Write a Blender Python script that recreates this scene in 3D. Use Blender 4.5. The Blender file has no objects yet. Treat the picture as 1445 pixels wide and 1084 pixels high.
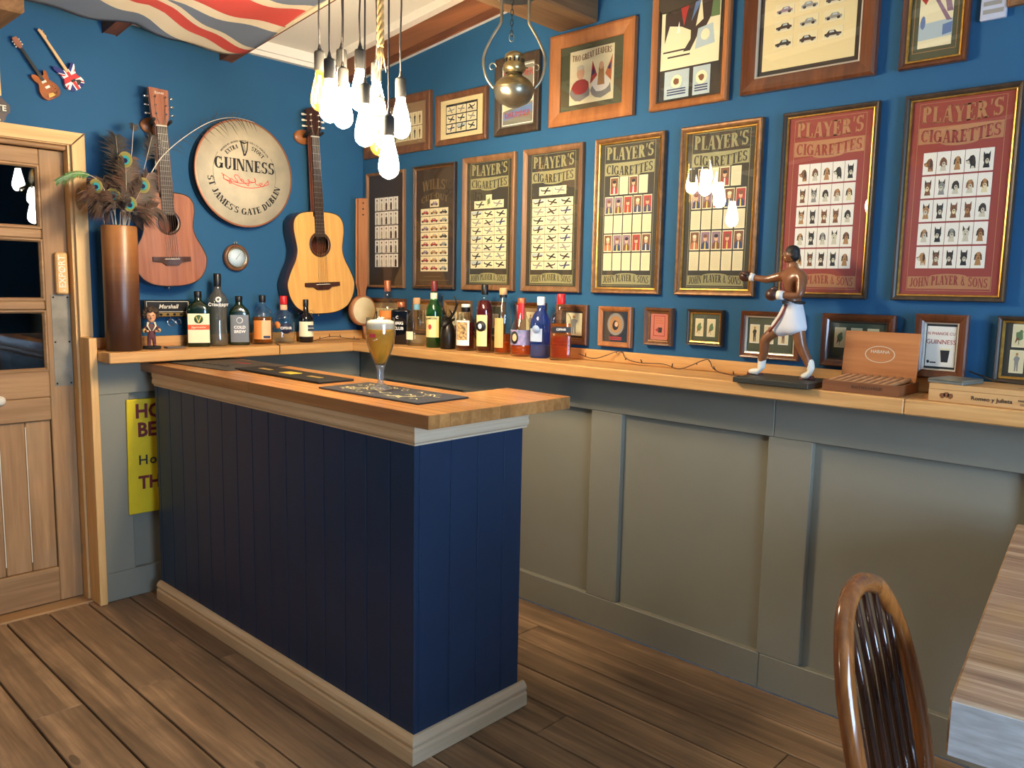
import bpy, bmesh, math, random
from mathutils import Vector, Matrix
random.seed(7)
PI = math.pi
SC = bpy.context.scene
COL = SC.collection

# ---------------------------------------------------------------- camera
cam_d = bpy.data.cameras.new('camera'); cam = bpy.data.objects.new('camera', cam_d); COL.objects.link(cam)
_r = Vector((0.6845, -0.7288, 0.0193)); _f = Vector((0.7247, 0.6786, -0.1208))
_f.normalize(); _r = (_r - _f * _r.dot(_f)).normalized(); _u = _r.cross(_f)
cam.matrix_world = Matrix(((_r.x, _u.x, -_f.x, -2.6549), (_r.y, _u.y, -_f.y, -3.6217), (_r.z, _u.z, -_f.z, 1.395), (0, 0, 0, 1)))
cam_d.sensor_fit = 'HORIZONTAL'; cam_d.sensor_width = 36.0; cam_d.lens = 1122.2 / 1445 * 36
cam_d.clip_start = .05; SC.camera = cam

# ---------------------------------------------------------------- world (overcast daylight behind the window) and exposure
wd = bpy.data.worlds.new('daylight'); SC.world = wd; wd.use_nodes = True
bg = wd.node_tree.nodes['Background']; bg.inputs[0].default_value = (.52, .73, 1.0, 1); bg.inputs[1].default_value = 30.0
pd = bpy.data.lights.new('window_portal', 'AREA'); pd.shape = 'RECTANGLE'; pd.size = 1.5; pd.size_y = 1.3
pd.cycles.is_portal = True
portal = bpy.data.objects.new('window_portal', pd); COL.objects.link(portal)
portal.location = (-1.75, -5.42, 1.3); portal.rotation_euler = (PI / 2, 0, 0)
BULB = 235.0
vs = SC.view_settings
vs.view_transform = 'Standard'; vs.look = 'None'; vs.exposure = 0.0; vs.gamma = 1.0; vs.use_curve_mapping = False
try:
    SC.cycles.transparent_max_bounces = 24; SC.cycles.max_bounces = 10
    SC.cycles.caustics_reflective = False; SC.cycles.caustics_refractive = False
    SC.cycles.sample_clamp_indirect = 6.0
except Exception: pass

# ---------------------------------------------------------------- mesh helpers
class MB:
    def __init__(s): s.v = []; s.f = []; s.m = []; s.sm = []
    def add(s, vs_, fs, mi=0, smooth=False):
        o = len(s.v); s.v += [tuple(v) for v in vs_]
        for f in fs: s.f.append([i + o for i in f]); s.m.append(mi); s.sm.append(smooth)
        return s
    def box(s, x0, x1, y0, y1, z0, z1, mi=0):
        return s.add([(x0,y0,z0),(x1,y0,z0),(x1,y1,z0),(x0,y1,z0),(x0,y0,z1),(x1,y0,z1),(x1,y1,z1),(x0,y1,z1)],
                     [(3,2,1,0),(4,5,6,7),(0,1,5,4),(1,2,6,5),(2,3,7,6),(3,0,4,7)], mi)
    def lathe(s, prof, seg=24, c=(0,0,0), mi=0, smooth=True, sx=1, sy=1, caps=True, a0=0, a1=2*PI):
        full = abs(a1 - a0 - 2*PI) < 1e-6; n = seg if full else seg + 1; vv = []
        for r, z in prof:
            for i in range(n):
                a = a0 + (a1 - a0) * i / seg
                vv.append((c[0] + r*sx*math.cos(a), c[1] + r*sy*math.sin(a), c[2] + z))
        ff = []
        for k in range(len(prof) - 1):
            for i in range(seg):
                j = (i + 1) % n if full else i + 1
                ff.append((k*n+i, k*n+j, (k+1)*n+j, (k+1)*n+i))
        s.add(vv, ff, mi, smooth)
        if full and caps:
            if prof[0][0] > 1e-5: s.add(vv[:n], [tuple(range(n))[::-1]], mi)
            if prof[-1][0] > 1e-5: s.add(vv[-n:], [tuple(range(n))], mi)
        return s
    def tube(s, pts, r, seg=8, mi=0, flat=1.0, closed=False):
        pts = [Vector(p) for p in pts]; n = len(pts)
        rr = r if isinstance(r, (list, tuple)) else [r] * n
        T = []
        for i in range(n):
            a = pts[i-1] if (i > 0 or closed) else pts[0]; b = pts[(i+1) % n] if (i < n-1 or closed) else pts[-1]
            T.append((b - a).normalized())
        up = Vector((0,0,1)) if abs(T[0].z) < .9 else Vector((1,0,0))
        N = (up - T[0]*up.dot(T[0])).normalized(); vv = []
        for i in range(n):
            N = (N - T[i]*N.dot(T[i])).normalized(); Bn = T[i].cross(N)
            for k in range(seg):
                a = 2*PI*k/seg
                vv.append(pts[i] + (N*math.cos(a) + Bn*math.sin(a)*flat) * rr[i])
        ff = []
        for i in range(n if closed else n-1):
            for k in range(seg):
                k2 = (k+1) % seg; i2 = (i+1) % n
                ff.append((i*seg+k, i*seg+k2, i2*seg+k2, i2*seg+k))
        s.add(vv, ff, mi, True)
        if not closed:
            s.add(vv[:seg], [tuple(range(seg))[::-1]], mi); s.add(vv[-seg:], [tuple(range(seg))], mi)
        return s
    def prism(s, poly, d0, d1, plane='xz', mi=0, mside=None, smooth=False):
        """poly in the plane, extruded from d0 (front) to d1 along the third axis"""
        def P(a, b, d): return (a, d, b) if plane == 'xz' else ((a, b, d) if plane == 'xy' else (d, a, b))
        n = len(poly)
        s.add([P(a, b, d0) for a, b in poly], [tuple(range(n))], mi)
        s.add([P(a, b, d1) for a, b in poly], [tuple(range(n))[::-1]], mi)
        s.add([P(a, b, d0) for a, b in poly] + [P(a, b, d1) for a, b in poly],
              [(i, (i+1) % n, n+(i+1) % n, n+i) for i in range(n)], mi if mside is None else mside, smooth)
        return s
    def ell(s, c, r, seg=14, rings=9, mi=0, rot=None):
        vv = []; ff = []
        for i in range(rings + 1):
            t = PI*i/rings
            for k in range(seg):
                a = 2*PI*k/seg
                p = Vector((r[0]*math.sin(t)*math.cos(a), r[1]*math.sin(t)*math.sin(a), r[2]*math.cos(t)))
                if rot: p = rot @ p
                vv.append(p + Vector(c))
        for i in range(rings):
            for k in range(seg):
                k2 = (k+1) % seg; ff.append((i*seg+k, (i+1)*seg+k, (i+1)*seg+k2, i*seg+k2))
        return s.add(vv, ff, mi, True)
    def xf(s, M): s.v = [tuple(M @ Vector(v)) for v in s.v]; return s
    def poly(s, pts, mi=0): return s.add(pts, [tuple(range(len(pts)))], mi)
    def sweep(s, W, H, prof, mi=0, z0=0):
        """mitred picture-frame moulding: prof = [(inset, depth)], depth toward -y"""
        vv = []
        for u, d in prof:
            vv += [(-W/2+u, -d, z0+u), (W/2-u, -d, z0+u), (W/2-u, -d, z0+H-u), (-W/2+u, -d, z0+H-u)]
        ff = []
        for k in range(len(prof)-1):
            for i in range(4):
                j = (i+1) % 4; ff.append((k*4+i, k*4+j, (k+1)*4+j, (k+1)*4+i))
        return s.add(vv, ff, mi)
    def mesh(s, name, mats, bev=0):
        me = bpy.data.meshes.new(name)
        me.from_pydata(s.v, [], s.f)
        for m in (mats if isinstance(mats, (list, tuple)) else [mats]): me.materials.append(m)
        for p, mi, sm in zip(me.polygons, s.m, s.sm): p.material_index = mi; p.use_smooth = sm
        bm = bmesh.new(); bm.from_mesh(me)
        bmesh.ops.remove_doubles(bm, verts=bm.verts, dist=1e-6)
        if bev:
            es = [e for e in bm.edges if len(e.link_faces) == 2 and e.calc_face_angle(0) > .6]
            bmesh.ops.bevel(bm, geom=es, offset=bev, segments=1, affect='EDGES')
        bmesh.ops.recalc_face_normals(bm, faces=bm.faces)
        bm.to_mesh(me); bm.free(); me.update()
        return me
    def build(s, name, mats, parent=None, bev=0, label=None):
        return link(name, s.mesh(name, mats, bev), parent, label)

def link(name, me, parent=None, label=None):
    o = bpy.data.objects.new(name, me); COL.objects.link(o)
    if parent is not None: o.parent = parent
    if label: o['label'] = label
    return o
def thing(name, label, cat, loc=(0,0,0), rz=0, group=None):
    o = bpy.data.objects.new(name, None); COL.objects.link(o); o.empty_display_size = .05
    o.location = loc; o.rotation_euler = (0, 0, rz); o['label'] = label; o['category'] = cat
    if group: o['group'] = group
    return o
def tag(o, label, cat, group=None):
    o['label'] = label; o['category'] = cat
    if group: o['group'] = group
    return o
def struct(name, label=None, cat=None, loc=(0,0,0)):
    o = bpy.data.objects.new(name, None); COL.objects.link(o); o.location = loc; o.empty_display_size = .05
    o['kind'] = 'structure'
    if label: o['label'] = label
    o['category'] = cat or 'structure'
    return o
def sobj(name, mb, mats, label, cat, bev=0):
    o = mb.build(name, mats, None, bev); o['kind'] = 'structure'; o['label'] = label; o['category'] = cat; return o

def arc(cx, cy, r, a0, a1, n): return [(cx + r*math.cos(math.radians(a0+(a1-a0)*i/n)), cy + r*math.sin(math.radians(a0+(a1-a0)*i/n))) for i in range(n+1)]
def catmull(pts, n=6, closed=False):
    out = []; m = len(pts); P = [Vector(p) for p in pts]
    rng = m if closed else m-1
    for i in range(rng):
        p0 = P[(i-1) % m] if (closed or i > 0) else P[0]; p1 = P[i]; p2 = P[(i+1) % m]
        p3 = P[(i+2) % m] if (closed or i+2 < m) else P[-1]
        for k in range(n):
            t = k/n; out.append(.5*((2*p1) + (p2-p0)*t + (2*p0-5*p1+4*p2-p3)*t*t + (3*p1-p0-3*p2+p3)*t**3))
    if not closed: out.append(P[-1].copy())
    return out

# ---------------------------------------------------------------- materials
def srgb(r, g, b):
    f = lambda c: (c/255/12.92 if c/255 <= .04045 else ((c/255+.055)/1.055)**2.4)
    return (f(r), f(g), f(b), 1)
MATS = {}
def new_mat(name):
    m = bpy.data.materials.new(name); m.use_nodes = True; m.node_tree.nodes.clear(); MATS[name] = m
    nt = m.node_tree; out = nt.nodes.new('ShaderNodeOutputMaterial')
    return m, nt, out
def nd(nt, t, **kw):
    n = nt.nodes.new(t)
    for k, v in kw.items():
        if k.startswith('i_'): n.inputs[int(k[2:]) if k[2:].isdigit() else k[2:]].default_value = v
        else: setattr(n, k, v)
    return n
def mathn(nt, op, a, b=None, c=None):
    n = nt.nodes.new('ShaderNodeMath'); n.operation = op
    for i, x in enumerate((a, b, c)):
        if x is None: continue
        if isinstance(x, (int, float)): n.inputs[i].default_value = x
        else: nt.links.new(x, n.inputs[i])
    return n.outputs[0]
def coords(nt, scale=(1,1,1), rand=0):
    tc = nd(nt, 'ShaderNodeTexCoord'); mp = nd(nt, 'ShaderNodeMapping'); mp.inputs['Scale'].default_value = scale
    nt.links.new(tc.outputs['Object'], mp.inputs[0])
    if rand:
        oi = nd(nt, 'ShaderNodeObjectInfo'); v = nd(nt, 'ShaderNodeVectorMath', operation='ADD')
        sc = nd(nt, 'ShaderNodeVectorMath', operation='SCALE'); sc.inputs[0].default_value = (37.1, 17.3, 23.7)
        nt.links.new(oi.outputs['Random'], sc.inputs['Scale']); nt.links.new(mp.outputs[0], v.inputs[0]); nt.links.new(sc.outputs[0], v.inputs[1])
        return v.outputs[0]
    return mp.outputs[0]
def ramp(nt, fac, stops):
    r = nd(nt, 'ShaderNodeValToRGB'); e = r.color_ramp.elements
    while len(e) < len(stops): e.new(.5)
    for el, (p, c) in zip(e, stops): el.position = p; el.color = c
    nt.links.new(fac, r.inputs[0]); return r.outputs[0]
def plain(name, col, rough=.5, metal=0, col2=None, scale=8, bump=0, coat=0, spec=.5, bscale=None, stretch=(1,1,1), sheen=0):
    m, nt, out = new_mat(name); b = nd(nt, 'ShaderNodeBsdfPrincipled')
    b.inputs['Roughness'].default_value = rough; b.inputs['Metallic'].default_value = metal
    b.inputs['Coat Weight'].default_value = coat; b.inputs['Specular IOR Level'].default_value = spec
    if sheen: b.inputs['Sheen Weight'].default_value = sheen
    c = srgb(*col); b.inputs['Base Color'].default_value = c
    if col2 or bump:
        co = coords(nt, stretch)
        n = nd(nt, 'ShaderNodeTexNoise'); n.inputs['Scale'].default_value = scale; n.inputs['Detail'].default_value = 5
        nt.links.new(co, n.inputs['Vector'])
        if col2: nt.links.new(ramp(nt, n.outputs['Fac'], [(.32, c), (.68, srgb(*col2))]), b.inputs['Base Color'])
        if bump:
            n2 = nd(nt, 'ShaderNodeTexNoise'); n2.inputs['Scale'].default_value = bscale or scale; n2.inputs['Detail'].default_value = 4
            nt.links.new(co, n2.inputs['Vector'])
            bp = nd(nt, 'ShaderNodeBump'); bp.inputs['Strength'].default_value = bump; bp.inputs['Distance'].default_value = .004
            nt.links.new(n2.outputs['Fac'], bp.inputs['Height']); nt.links.new(bp.outputs[0], b.inputs['Normal'])
    nt.links.new(b.outputs[0], out.inputs[0]); return m
def wood(name, dark, light, axis='x', rough=.5, sc=1.0, var=.25, bump=.15, mid=None, knots=0, coat=0, wear=None, spec=.4):
    """grain running along the given object axis, different on every piece"""
    m, nt, out = new_mat(name); b = nd(nt, 'ShaderNodeBsdfPrincipled')
    st = {'x': (1.2, 22, 22), 'y': (22, 1.2, 22), 'z': (22, 22, 1.2)}[axis]
    co = coords(nt, tuple(v*sc for v in st), rand=1)
    n1 = nd(nt, 'ShaderNodeTexNoise'); n1.inputs['Scale'].default_value = 1.0; n1.inputs['Detail'].default_value = 6; n1.inputs['Roughness'].default_value = .6; n1.inputs['Distortion'].default_value = .6
    nt.links.new(co, n1.inputs['Vector'])
    n2 = nd(nt, 'ShaderNodeTexNoise'); n2.inputs['Scale'].default_value = 5.0; n2.inputs['Detail'].default_value = 3
    nt.links.new(co, n2.inputs['Vector'])
    f = mathn(nt, 'ADD', mathn(nt, 'MULTIPLY', n1.outputs['Fac'], .75), mathn(nt, 'MULTIPLY', n2.outputs['Fac'], .25))
    stops = [(.3, srgb(*dark)), (.5, srgb(*(mid or [(a+c)/2 for a, c in zip(dark, light)]))), (.68, srgb(*light))]
    colr = ramp(nt, f, stops)
    if knots:
        ck = coords(nt, {'x': (2.2, 7, 7), 'y': (7, 2.2, 7), 'z': (7, 7, 2.2)}[axis], rand=1)
        vo = nd(nt, 'ShaderNodeTexVoronoi'); vo.inputs['Scale'].default_value = knots; nt.links.new(ck, vo.inputs['Vector'])
        kf = mathn(nt, 'LESS_THAN', vo.outputs['Distance'], .055)
        mx = nd(nt, 'ShaderNodeMixRGB'); nt.links.new(mathn(nt, 'MULTIPLY', kf, .6), mx.inputs[0]); nt.links.new(colr, mx.inputs[1])
        mx.inputs[2].default_value = srgb(*[v*.5 for v in dark]); colr = mx.outputs[0]
    if wear:
        cw = coords(nt, (3, 3, 3), rand=1); nw = nd(nt, 'ShaderNodeTexNoise'); nw.inputs['Scale'].default_value = 1.6; nw.inputs['Detail'].default_value = 7
        nt.links.new(cw, nw.inputs['Vector']); mx = nd(nt, 'ShaderNodeMixRGB')
        rr = nd(nt, 'ShaderNodeMapRange'); rr.inputs[1].default_value = .5; rr.inputs[2].default_value = .72; rr.inputs[4].default_value = .7
        nt.links.new(nw.outputs['Fac'], rr.inputs[0]); nt.links.new(rr.outputs[0], mx.inputs[0]); nt.links.new(colr, mx.inputs[1]); mx.inputs[2].default_value = srgb(*wear); colr = mx.outputs[0]
    if var:
        oi = nd(nt, 'ShaderNodeObjectInfo'); hv = nd(nt, 'ShaderNodeHueSaturation')
        v = mathn(nt, 'ADD', mathn(nt, 'MULTIPLY', oi.outputs['Random'], 2*var), 1-var)
        nt.links.new(v, hv.inputs['Value']); nt.links.new(colr, hv.inputs['Color']); colr = hv.outputs[0]
    nt.links.new(colr, b.inputs['Base Color'])
    b.inputs['Roughness'].default_value = rough; b.inputs['Coat Weight'].default_value = coat; b.inputs['Specular IOR Level'].default_value = spec
    if bump:
        bp = nd(nt, 'ShaderNodeBump'); bp.inputs['Strength'].default_value = bump; bp.inputs['Distance'].default_value = .003
        nt.links.new(f, bp.inputs['Height']); nt.links.new(bp.outputs[0], b.inputs['Normal'])
    nt.links.new(b.outputs[0], out.inputs[0]); return m
def thin_glass(name, tint=(1,1,1), refl=1.0, rough=.0, body=0, bodycol=None):
    """thin pane: see-through with a fresnel reflection; body mixes in a milky / coloured share"""
    m, nt, out = new_mat(name)
    tr = nd(nt, 'ShaderNodeBsdfTransparent'); tr.inputs[0].default_value = (*tint, 1)
    gl = nd(nt, 'ShaderNodeBsdfGlossy'); gl.inputs['Roughness'].default_value = rough
    lw = nd(nt, 'ShaderNodeLayerWeight'); lw.inputs[0].default_value = .5
    fr = mathn(nt, 'ADD', mathn(nt, 'MULTIPLY', mathn(nt, 'POWER', lw.outputs['Facing'], 5.0), .9), .04)
    mx = nd(nt, 'ShaderNodeMixShader'); nt.links.new(mathn(nt, 'MULTIPLY', fr, refl), mx.inputs[0])
    last = tr.outputs[0]
    if body:
        df = nd(nt, 'ShaderNodeBsdfPrincipled'); df.inputs['Base Color'].default_value = bodycol; df.inputs['Roughness'].default_value = .2
        m2 = nd(nt, 'ShaderNodeMixShader'); m2.inputs[0].default_value = body; nt.links.new(tr.outputs[0], m2.inputs[1]); nt.links.new(df.outputs[0], m2.inputs[2]); last = m2.outputs[0]
    nt.links.new(last, mx.inputs[1]); nt.links.new(gl.outputs[0], mx.inputs[2]); nt.links.new(mx.outputs[0], out.inputs[0])
    return m
def emitter(name, col, strength):
    m, nt, out = new_mat(name); e = nd(nt, 'ShaderNodeEmission'); e.inputs[0].default_value = (*col, 1); e.inputs[1].default_value = strength
    nt.links.new(e.outputs[0], out.inputs[0]); return m
def union_jack(name, L, H, cx, cz, ax='xz', blue=(20,30,110), red=(200,40,45), white=(235,232,225), rough=.6):
    """flat print of the crossed flag, sized L x H about (cx, cz) in object space"""
    m, nt, out = new_mat(name); tc = nd(nt, 'ShaderNodeTexCoord'); sp = nd(nt, 'ShaderNodeSeparateXYZ'); nt.links.new(tc.outputs['Object'], sp.inputs[0])
    A = sp.outputs[0]; Bq = sp.outputs[2] if ax == 'xz' else sp.outputs[1]
    M = lambda op, a, b=None, c=None: mathn(nt, op, a, b, c)
    X = M('MULTIPLY', M('SUBTRACT', A, cx), 60/L); Y = M('MULTIPLY', M('SUBTRACT', Bq, cz), 30/H)
    aX = M('ABSOLUTE', X); aY = M('ABSOLUTE', Y)
    s1 = M('SUBTRACT', M('MULTIPLY', X, .4472), M('MULTIPLY', Y, .8944)); s2 = M('ADD', M('MULTIPLY', X, .4472), M('MULTIPLY', Y, .8944))
    wd_ = M('MAXIMUM', M('LESS_THAN', M('ABSOLUTE', s1), 3), M('LESS_THAN', M('ABSOLUTE', s2), 3))
    sg = M('SIGN', X)
    def rd(s):
        q = M('MULTIPLY', s, sg); return M('MULTIPLY', M('LESS_THAN', q, 2.0), M('GREATER_THAN', q, 0.0))
    r2 = M('MULTIPLY', s2, sg); r2 = M('MULTIPLY', M('LESS_THAN', r2, 0.0), M('GREATER_THAN', r2, -2.0))
    rdg = M('MAXIMUM', rd(s1), r2)
    wc = M('MAXIMUM', M('LESS_THAN', aX, 5), M('LESS_THAN', aY, 5)); rc = M('MAXIMUM', M('LESS_THAN', aX, 3), M('LESS_THAN', aY, 3))
    def mixc(f, a, b):
        x = nd(nt, 'ShaderNodeMixRGB'); nt.links.new(f, x.inputs[0])
        for i, q in ((1, a), (2, b)):
            if isinstance(q, tuple): x.inputs[i].default_value = q
            else: nt.links.new(q, x.inputs[i])
        return x.outputs[0]
    c = mixc(wd_, srgb(*blue), srgb(*white)); c = mixc(rdg, c, srgb(*red)); c = mixc(wc, c, srgb(*white)); c = mixc(rc, c, srgb(*red))
    b = nd(nt, 'ShaderNodeBsdfPrincipled'); b.inputs['Roughness'].default_value = rough; nt.links.new(c, b.inputs['Base Color'])
    nt.links.new(b.outputs[0], out.inputs[0]); return m

m_blue = plain('wall_blue_paint', (42, 90, 128), .75, col2=(40, 85, 121), scale=3, bump=.08, bscale=60, spec=.2)
m_grey = plain('wainscot_paint', (135, 131, 116), .6, col2=(131, 127, 112), scale=4, bump=.05, bscale=50)
m_navy = plain('bar_navy_paint', (22, 47, 76), .42, col2=(21, 44, 71), scale=5, bump=.05, bscale=40)
m_ceil = plain('ceiling_cream', (226, 220, 205), .7, col2=(220, 213, 196), scale=2)
m_trimw = plain('cream_trim', (232, 226, 212), .5)
m_black = plain('black_satin', (14, 14, 15), .35)
m_blackm = plain('black_matt', (16, 15, 15), .75)
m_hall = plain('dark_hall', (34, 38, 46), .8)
m_plank = wood('floor_board', (90, 68, 48), (180, 144, 108), 'y', .55, .7, .16, .35, mid=(134, 106, 78), knots=.7, wear=(112, 90, 68))
m_shelf_y = wood('shelf_oak_y', (180, 128, 72), (222, 176, 116), 'y', .45, .8, .06, .1, knots=.45)
m_shelf_x = wood('shelf_oak_x', (180, 128, 72), (222, 176, 116), 'x', .45, .8, .06, .1, knots=.45)
m_stave = wood('worktop_stave', (150, 97, 50), (200, 144, 84), 'y', .32, .9, .16, .06, coat=.15)
m_pine_y = wood('pine_moulding_y', (204, 164, 116), (232, 200, 154), 'y', .5, .8, .05, .1, knots=.35)
m_pine_x = wood('pine_moulding_x', (196, 170, 138), (226, 206, 178), 'x', .5, .8, .05, .1, knots=.35)
m_pine_z = wood('pine_casing_z', (198, 148, 88), (232, 190, 128), 'z', .5, .8, .06, .1, knots=.4)
m_pine_xx = wood('pine_casing_x', (198, 148, 88), (232, 190, 128), 'x', .5, .8, .06, .1, knots=.4)
m_door_z = wood('door_pine_z', (134, 98, 62), (182, 142, 98), 'z', .6, .8, .08, .2, wear=(150, 122, 90))
m_door_x = wood('door_pine_x', (134, 98, 62), (182, 142, 98), 'x', .6, .8, .08, .2, wear=(150, 122, 90))
m_raft = wood('rafter_brown', (84, 48, 28), (132, 80, 48), 'y', .5, .7, .05, .1)
m_beam = wood('old_beam', (80, 58, 38), (136, 104, 70), 'x', .75, .5, .03, .5, wear=(120, 92, 62))
m_beam_y = wood('old_beam_y', (88, 64, 40), (150, 114, 76), 'y', .75, .5, .03, .5, wear=(120, 92, 62))
m_glass = thin_glass('pane_glass', (.97, .98, .97), 1.0)
m_cream_paint = plain('old_white_paint', (226, 216, 196), .6)

# ---------------------------------------------------------------- the room shell
YB, XL = -5.4, -4.6              # back wall and left wall (behind and beside the camera)
def ceil_z(y): return 2.53 + .11*(-y) if y > -2.7 else 2.53 + .11*2.7 - .11*(-2.7-y)
fl = struct('floor', 'wide worn brown floorboards laid toward the blue wall', 'floor')
MB().box(XL, 0, YB, .2, -.06, -.024).build('subfloor', plain('subfloor_dark', (40, 30, 22), .9), fl)
edges = [-.09] + [-.25 - .1546*i for i in range(29)]
joints = {1: [-1.553, -3.6], 2: [-2.7], 3: [-.7, -2.9], 6: [-3.1], 7: [-.911, -3.4], 8: [-2.6], 9: [-.928, -3.2], 10: [-2.3], 11: [-.903, -2.8], 12: [-1.9]}
for i in range(len(edges)-1):
    x1, x0 = edges[i], edges[i+1]
    ys = [-.02] + sorted(joints.get(i, [-1.2 - (i*.77) % 2.2]), reverse=True) + [YB]
    for a, b in zip(ys, ys[1:]):
        MB().box(x0+.0035, x1-.0035, b+.0012, a-.0012, -.024, random.uniform(-.0015, 0)).build('plank', m_plank, fl, bev=.002)
# upper walls
wb = sobj('wall_right', MB().box(0, .12, YB, .12, 0, 3.0), m_blue, 'blue painted wall hung with rows of framed cards', 'wall')
wa = struct('wall_back', 'blue painted wall with guitars and the stripped door', 'wall')
MB().box(-1.463, 0, 0, .12, 0, 2.9).build('plaster', m_blue, wa)
MB().box(-2.25, -1.463, 0, .12, 1.945, 2.9).build('plaster', m_blue, wa)
MB().box(XL, -2.25, 0, .12, 0, 2.9).build('plaster', m_blue, wa)
sobj('wall_left', MB().box(XL-.12, XL, YB, .12, 0, 3.0), m_blue, 'blue painted wall on the left, out of view', 'wall')
wk = struct('wall_front', 'blue painted wall with the window, out of view', 'wall')
for a in ((XL, -2.5, 0, 3.0), (-1.0, 0, 0, 3.0), (-2.5, -1.0, 0, .65), (-2.5, -1.0, 1.95, 3.0)):
    MB().box(a[0], a[1], YB-.12, YB, a[2], a[3]).build('plaster', m_blue, wk)
w1 = struct('window_1', 'white six-pane window letting in daylight', 'window')
mb = MB()
for x in (-2.5, -2.0, -1.5, -1.05): mb.box(x, x+.05, YB-.08, YB-.02, .65, 1.95)
for z in (.65, 1.275, 1.9): mb.box(-2.5, -1.0, YB-.08, YB-.02, z, z+.05)
mb.build('window_frame', m_trimw, w1)
MB().box(-2.5, -1.0, YB-.052, YB-.048, .65, 1.95).build('pane', thin_glass('window_glass', (.98, .99, 1), .6), w1)
# dark hall behind the door
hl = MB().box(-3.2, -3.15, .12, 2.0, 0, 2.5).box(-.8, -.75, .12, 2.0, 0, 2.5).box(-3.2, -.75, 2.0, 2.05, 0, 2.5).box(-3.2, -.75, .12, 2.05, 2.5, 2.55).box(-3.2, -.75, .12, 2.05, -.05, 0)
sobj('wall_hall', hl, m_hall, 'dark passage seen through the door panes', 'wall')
# ceiling: two slopes meeting on a ridge, brown rafters below, cream cornice where it meets the walls
ce = struct('ceiling', 'cream sloping ceiling with brown rafters', 'ceiling')
mb = MB()
mb.prism([(.12, 2.53-.0132), (-2.7, 2.827), (-2.7, 2.93), (.12, 2.62)], XL, .12, 'yz'); mb.build('ceiling_board', m_ceil, ce)
MB().prism([(-2.7, 2.827), (YB-.12, 2.53), (YB-.12, 2.63), (-2.7, 2.93)], XL, .12, 'yz').build('ceiling_board', m_ceil, ce)
for x0, x1 in ((-.215, -.15), (-.807, -.75), (-1.319, -1.262), (-1.83, -1.773), (-2.34, -2.283), (-2.85, -2.793), (-3.36, -3.303), (-3.87, -3.813)):
    MB().prism([(0, 2.412), (-2.7, 2.412+.297), (-2.7, 2.82), (0, 2.525)], x0, x1, 'yz').build('rafter', m_raft, ce, bev=.004)
MB().prism([(-.02, 2.482), (-2.7, 2.482+.297), (-2.7, 2.83), (-.02, 2.535)], -.035, -.001, 'yz').build('cornice', m_trimw, ce)
MB().prism([(-.02, 2.50), (-2.7, 2.50+.297), (-2.7, 2.83), (-.02, 2.535)], -.055, -.036, 'yz').build('cornice', m_trimw, ce)
MB().prism([(-.02, 2.495), (-2.7, 2.495+.297), (-2.7, 2.83), (-.02, 2.535)], -.255, -.215, 'yz').build('cornice', m_trimw, ce)
MB().box(XL, -.035, -.03, -.001, 2.47, 2.53).build('cornice', m_trimw, ce)
MB().box(XL, -.035, -.045, -.031, 2.49, 2.535).build('cornice', m_trimw, ce)
# tie beam over the bar, and the beam stub at the far left
t = sobj('trim_1', MB().box(XL, -.001, -1.574, -1.37, 2.453, 2.63), m_beam, 'rough old timber tie beam running from the framed wall', 'beam', bev=.008)
t = sobj('trim_2', MB().box(-1.9, -1.72, -.408, -.001, 2.3, 2.385), m_beam_y, 'rough timber beam stub above the small guitars', 'beam', bev=.008)

# wainscot: rails, stiles and sunk panels
def wainscot(name, label, tf, L0, L1, mods, first):
    """tf maps (along, depth, z) -> box in the room; boards stand proud of the panels"""
    w = struct(name, label, 'panelling')
    def bd(nm, a0, a1, d0, d1, z0, z1, bev=.0025): MB().box(*tf(a0, a1, d0, d1), z0, z1).build(nm, m_grey, w, bev=bev)
    return w, bd
wr, bd = wainscot('trim_3', 'grey panelled wainscot under the long oak shelf', lambda a0, a1, d0, d1: (-d1, -d0, -a1, -a0), 0, 5, None, 0)
st = [(.09, .288), (.903, 1.053), (1.668, 1.818), (2.43, 2.584), (3.195, 3.345), (3.96, 4.11), (4.73, 5.4)]
for a, b in st: bd('stile', a, b, .001, .091, .1275, .9045)
for (a, b), (c, d) in zip(st, st[1:]): bd('panel', b-.004, c+.004, .001, .066, .12, .912, 0)
for a, b in ((.09, 2.447), (2.448, 4.2), (4.201, 5.38)): bd('top_rail', a, b, .001, .0912, .905, 1.053)
for a, b in ((.09, 2.44), (2.441, 4.0), (4.001, 5.38)): bd('bottom_rail', a, b, .001, .0912, 0, .127)
wl, bd = wainscot('trim_4', 'grey panelled wainscot under the short shelf by the door', lambda a0, a1, d0, d1: (a0, a1, -d1, -d0), 0, 2, None, 0)
st = [(-1.431, -1.303), (-.69, -.54), (-.2, -.0915)]
for a, b in st: bd('stile', a, b, .001, .091, .1275, .9095)
for (a, b), (c, d) in zip(st, st[1:]): bd('panel', b-.004, c+.004, .001, .066, .12, .915, 0)
bd('top_rail', -1.431, -.0915, .001, .0912, .91, 1.053); bd('bottom_rail', -1.431, -.0915, .001, .0912, 0, .127)

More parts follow.
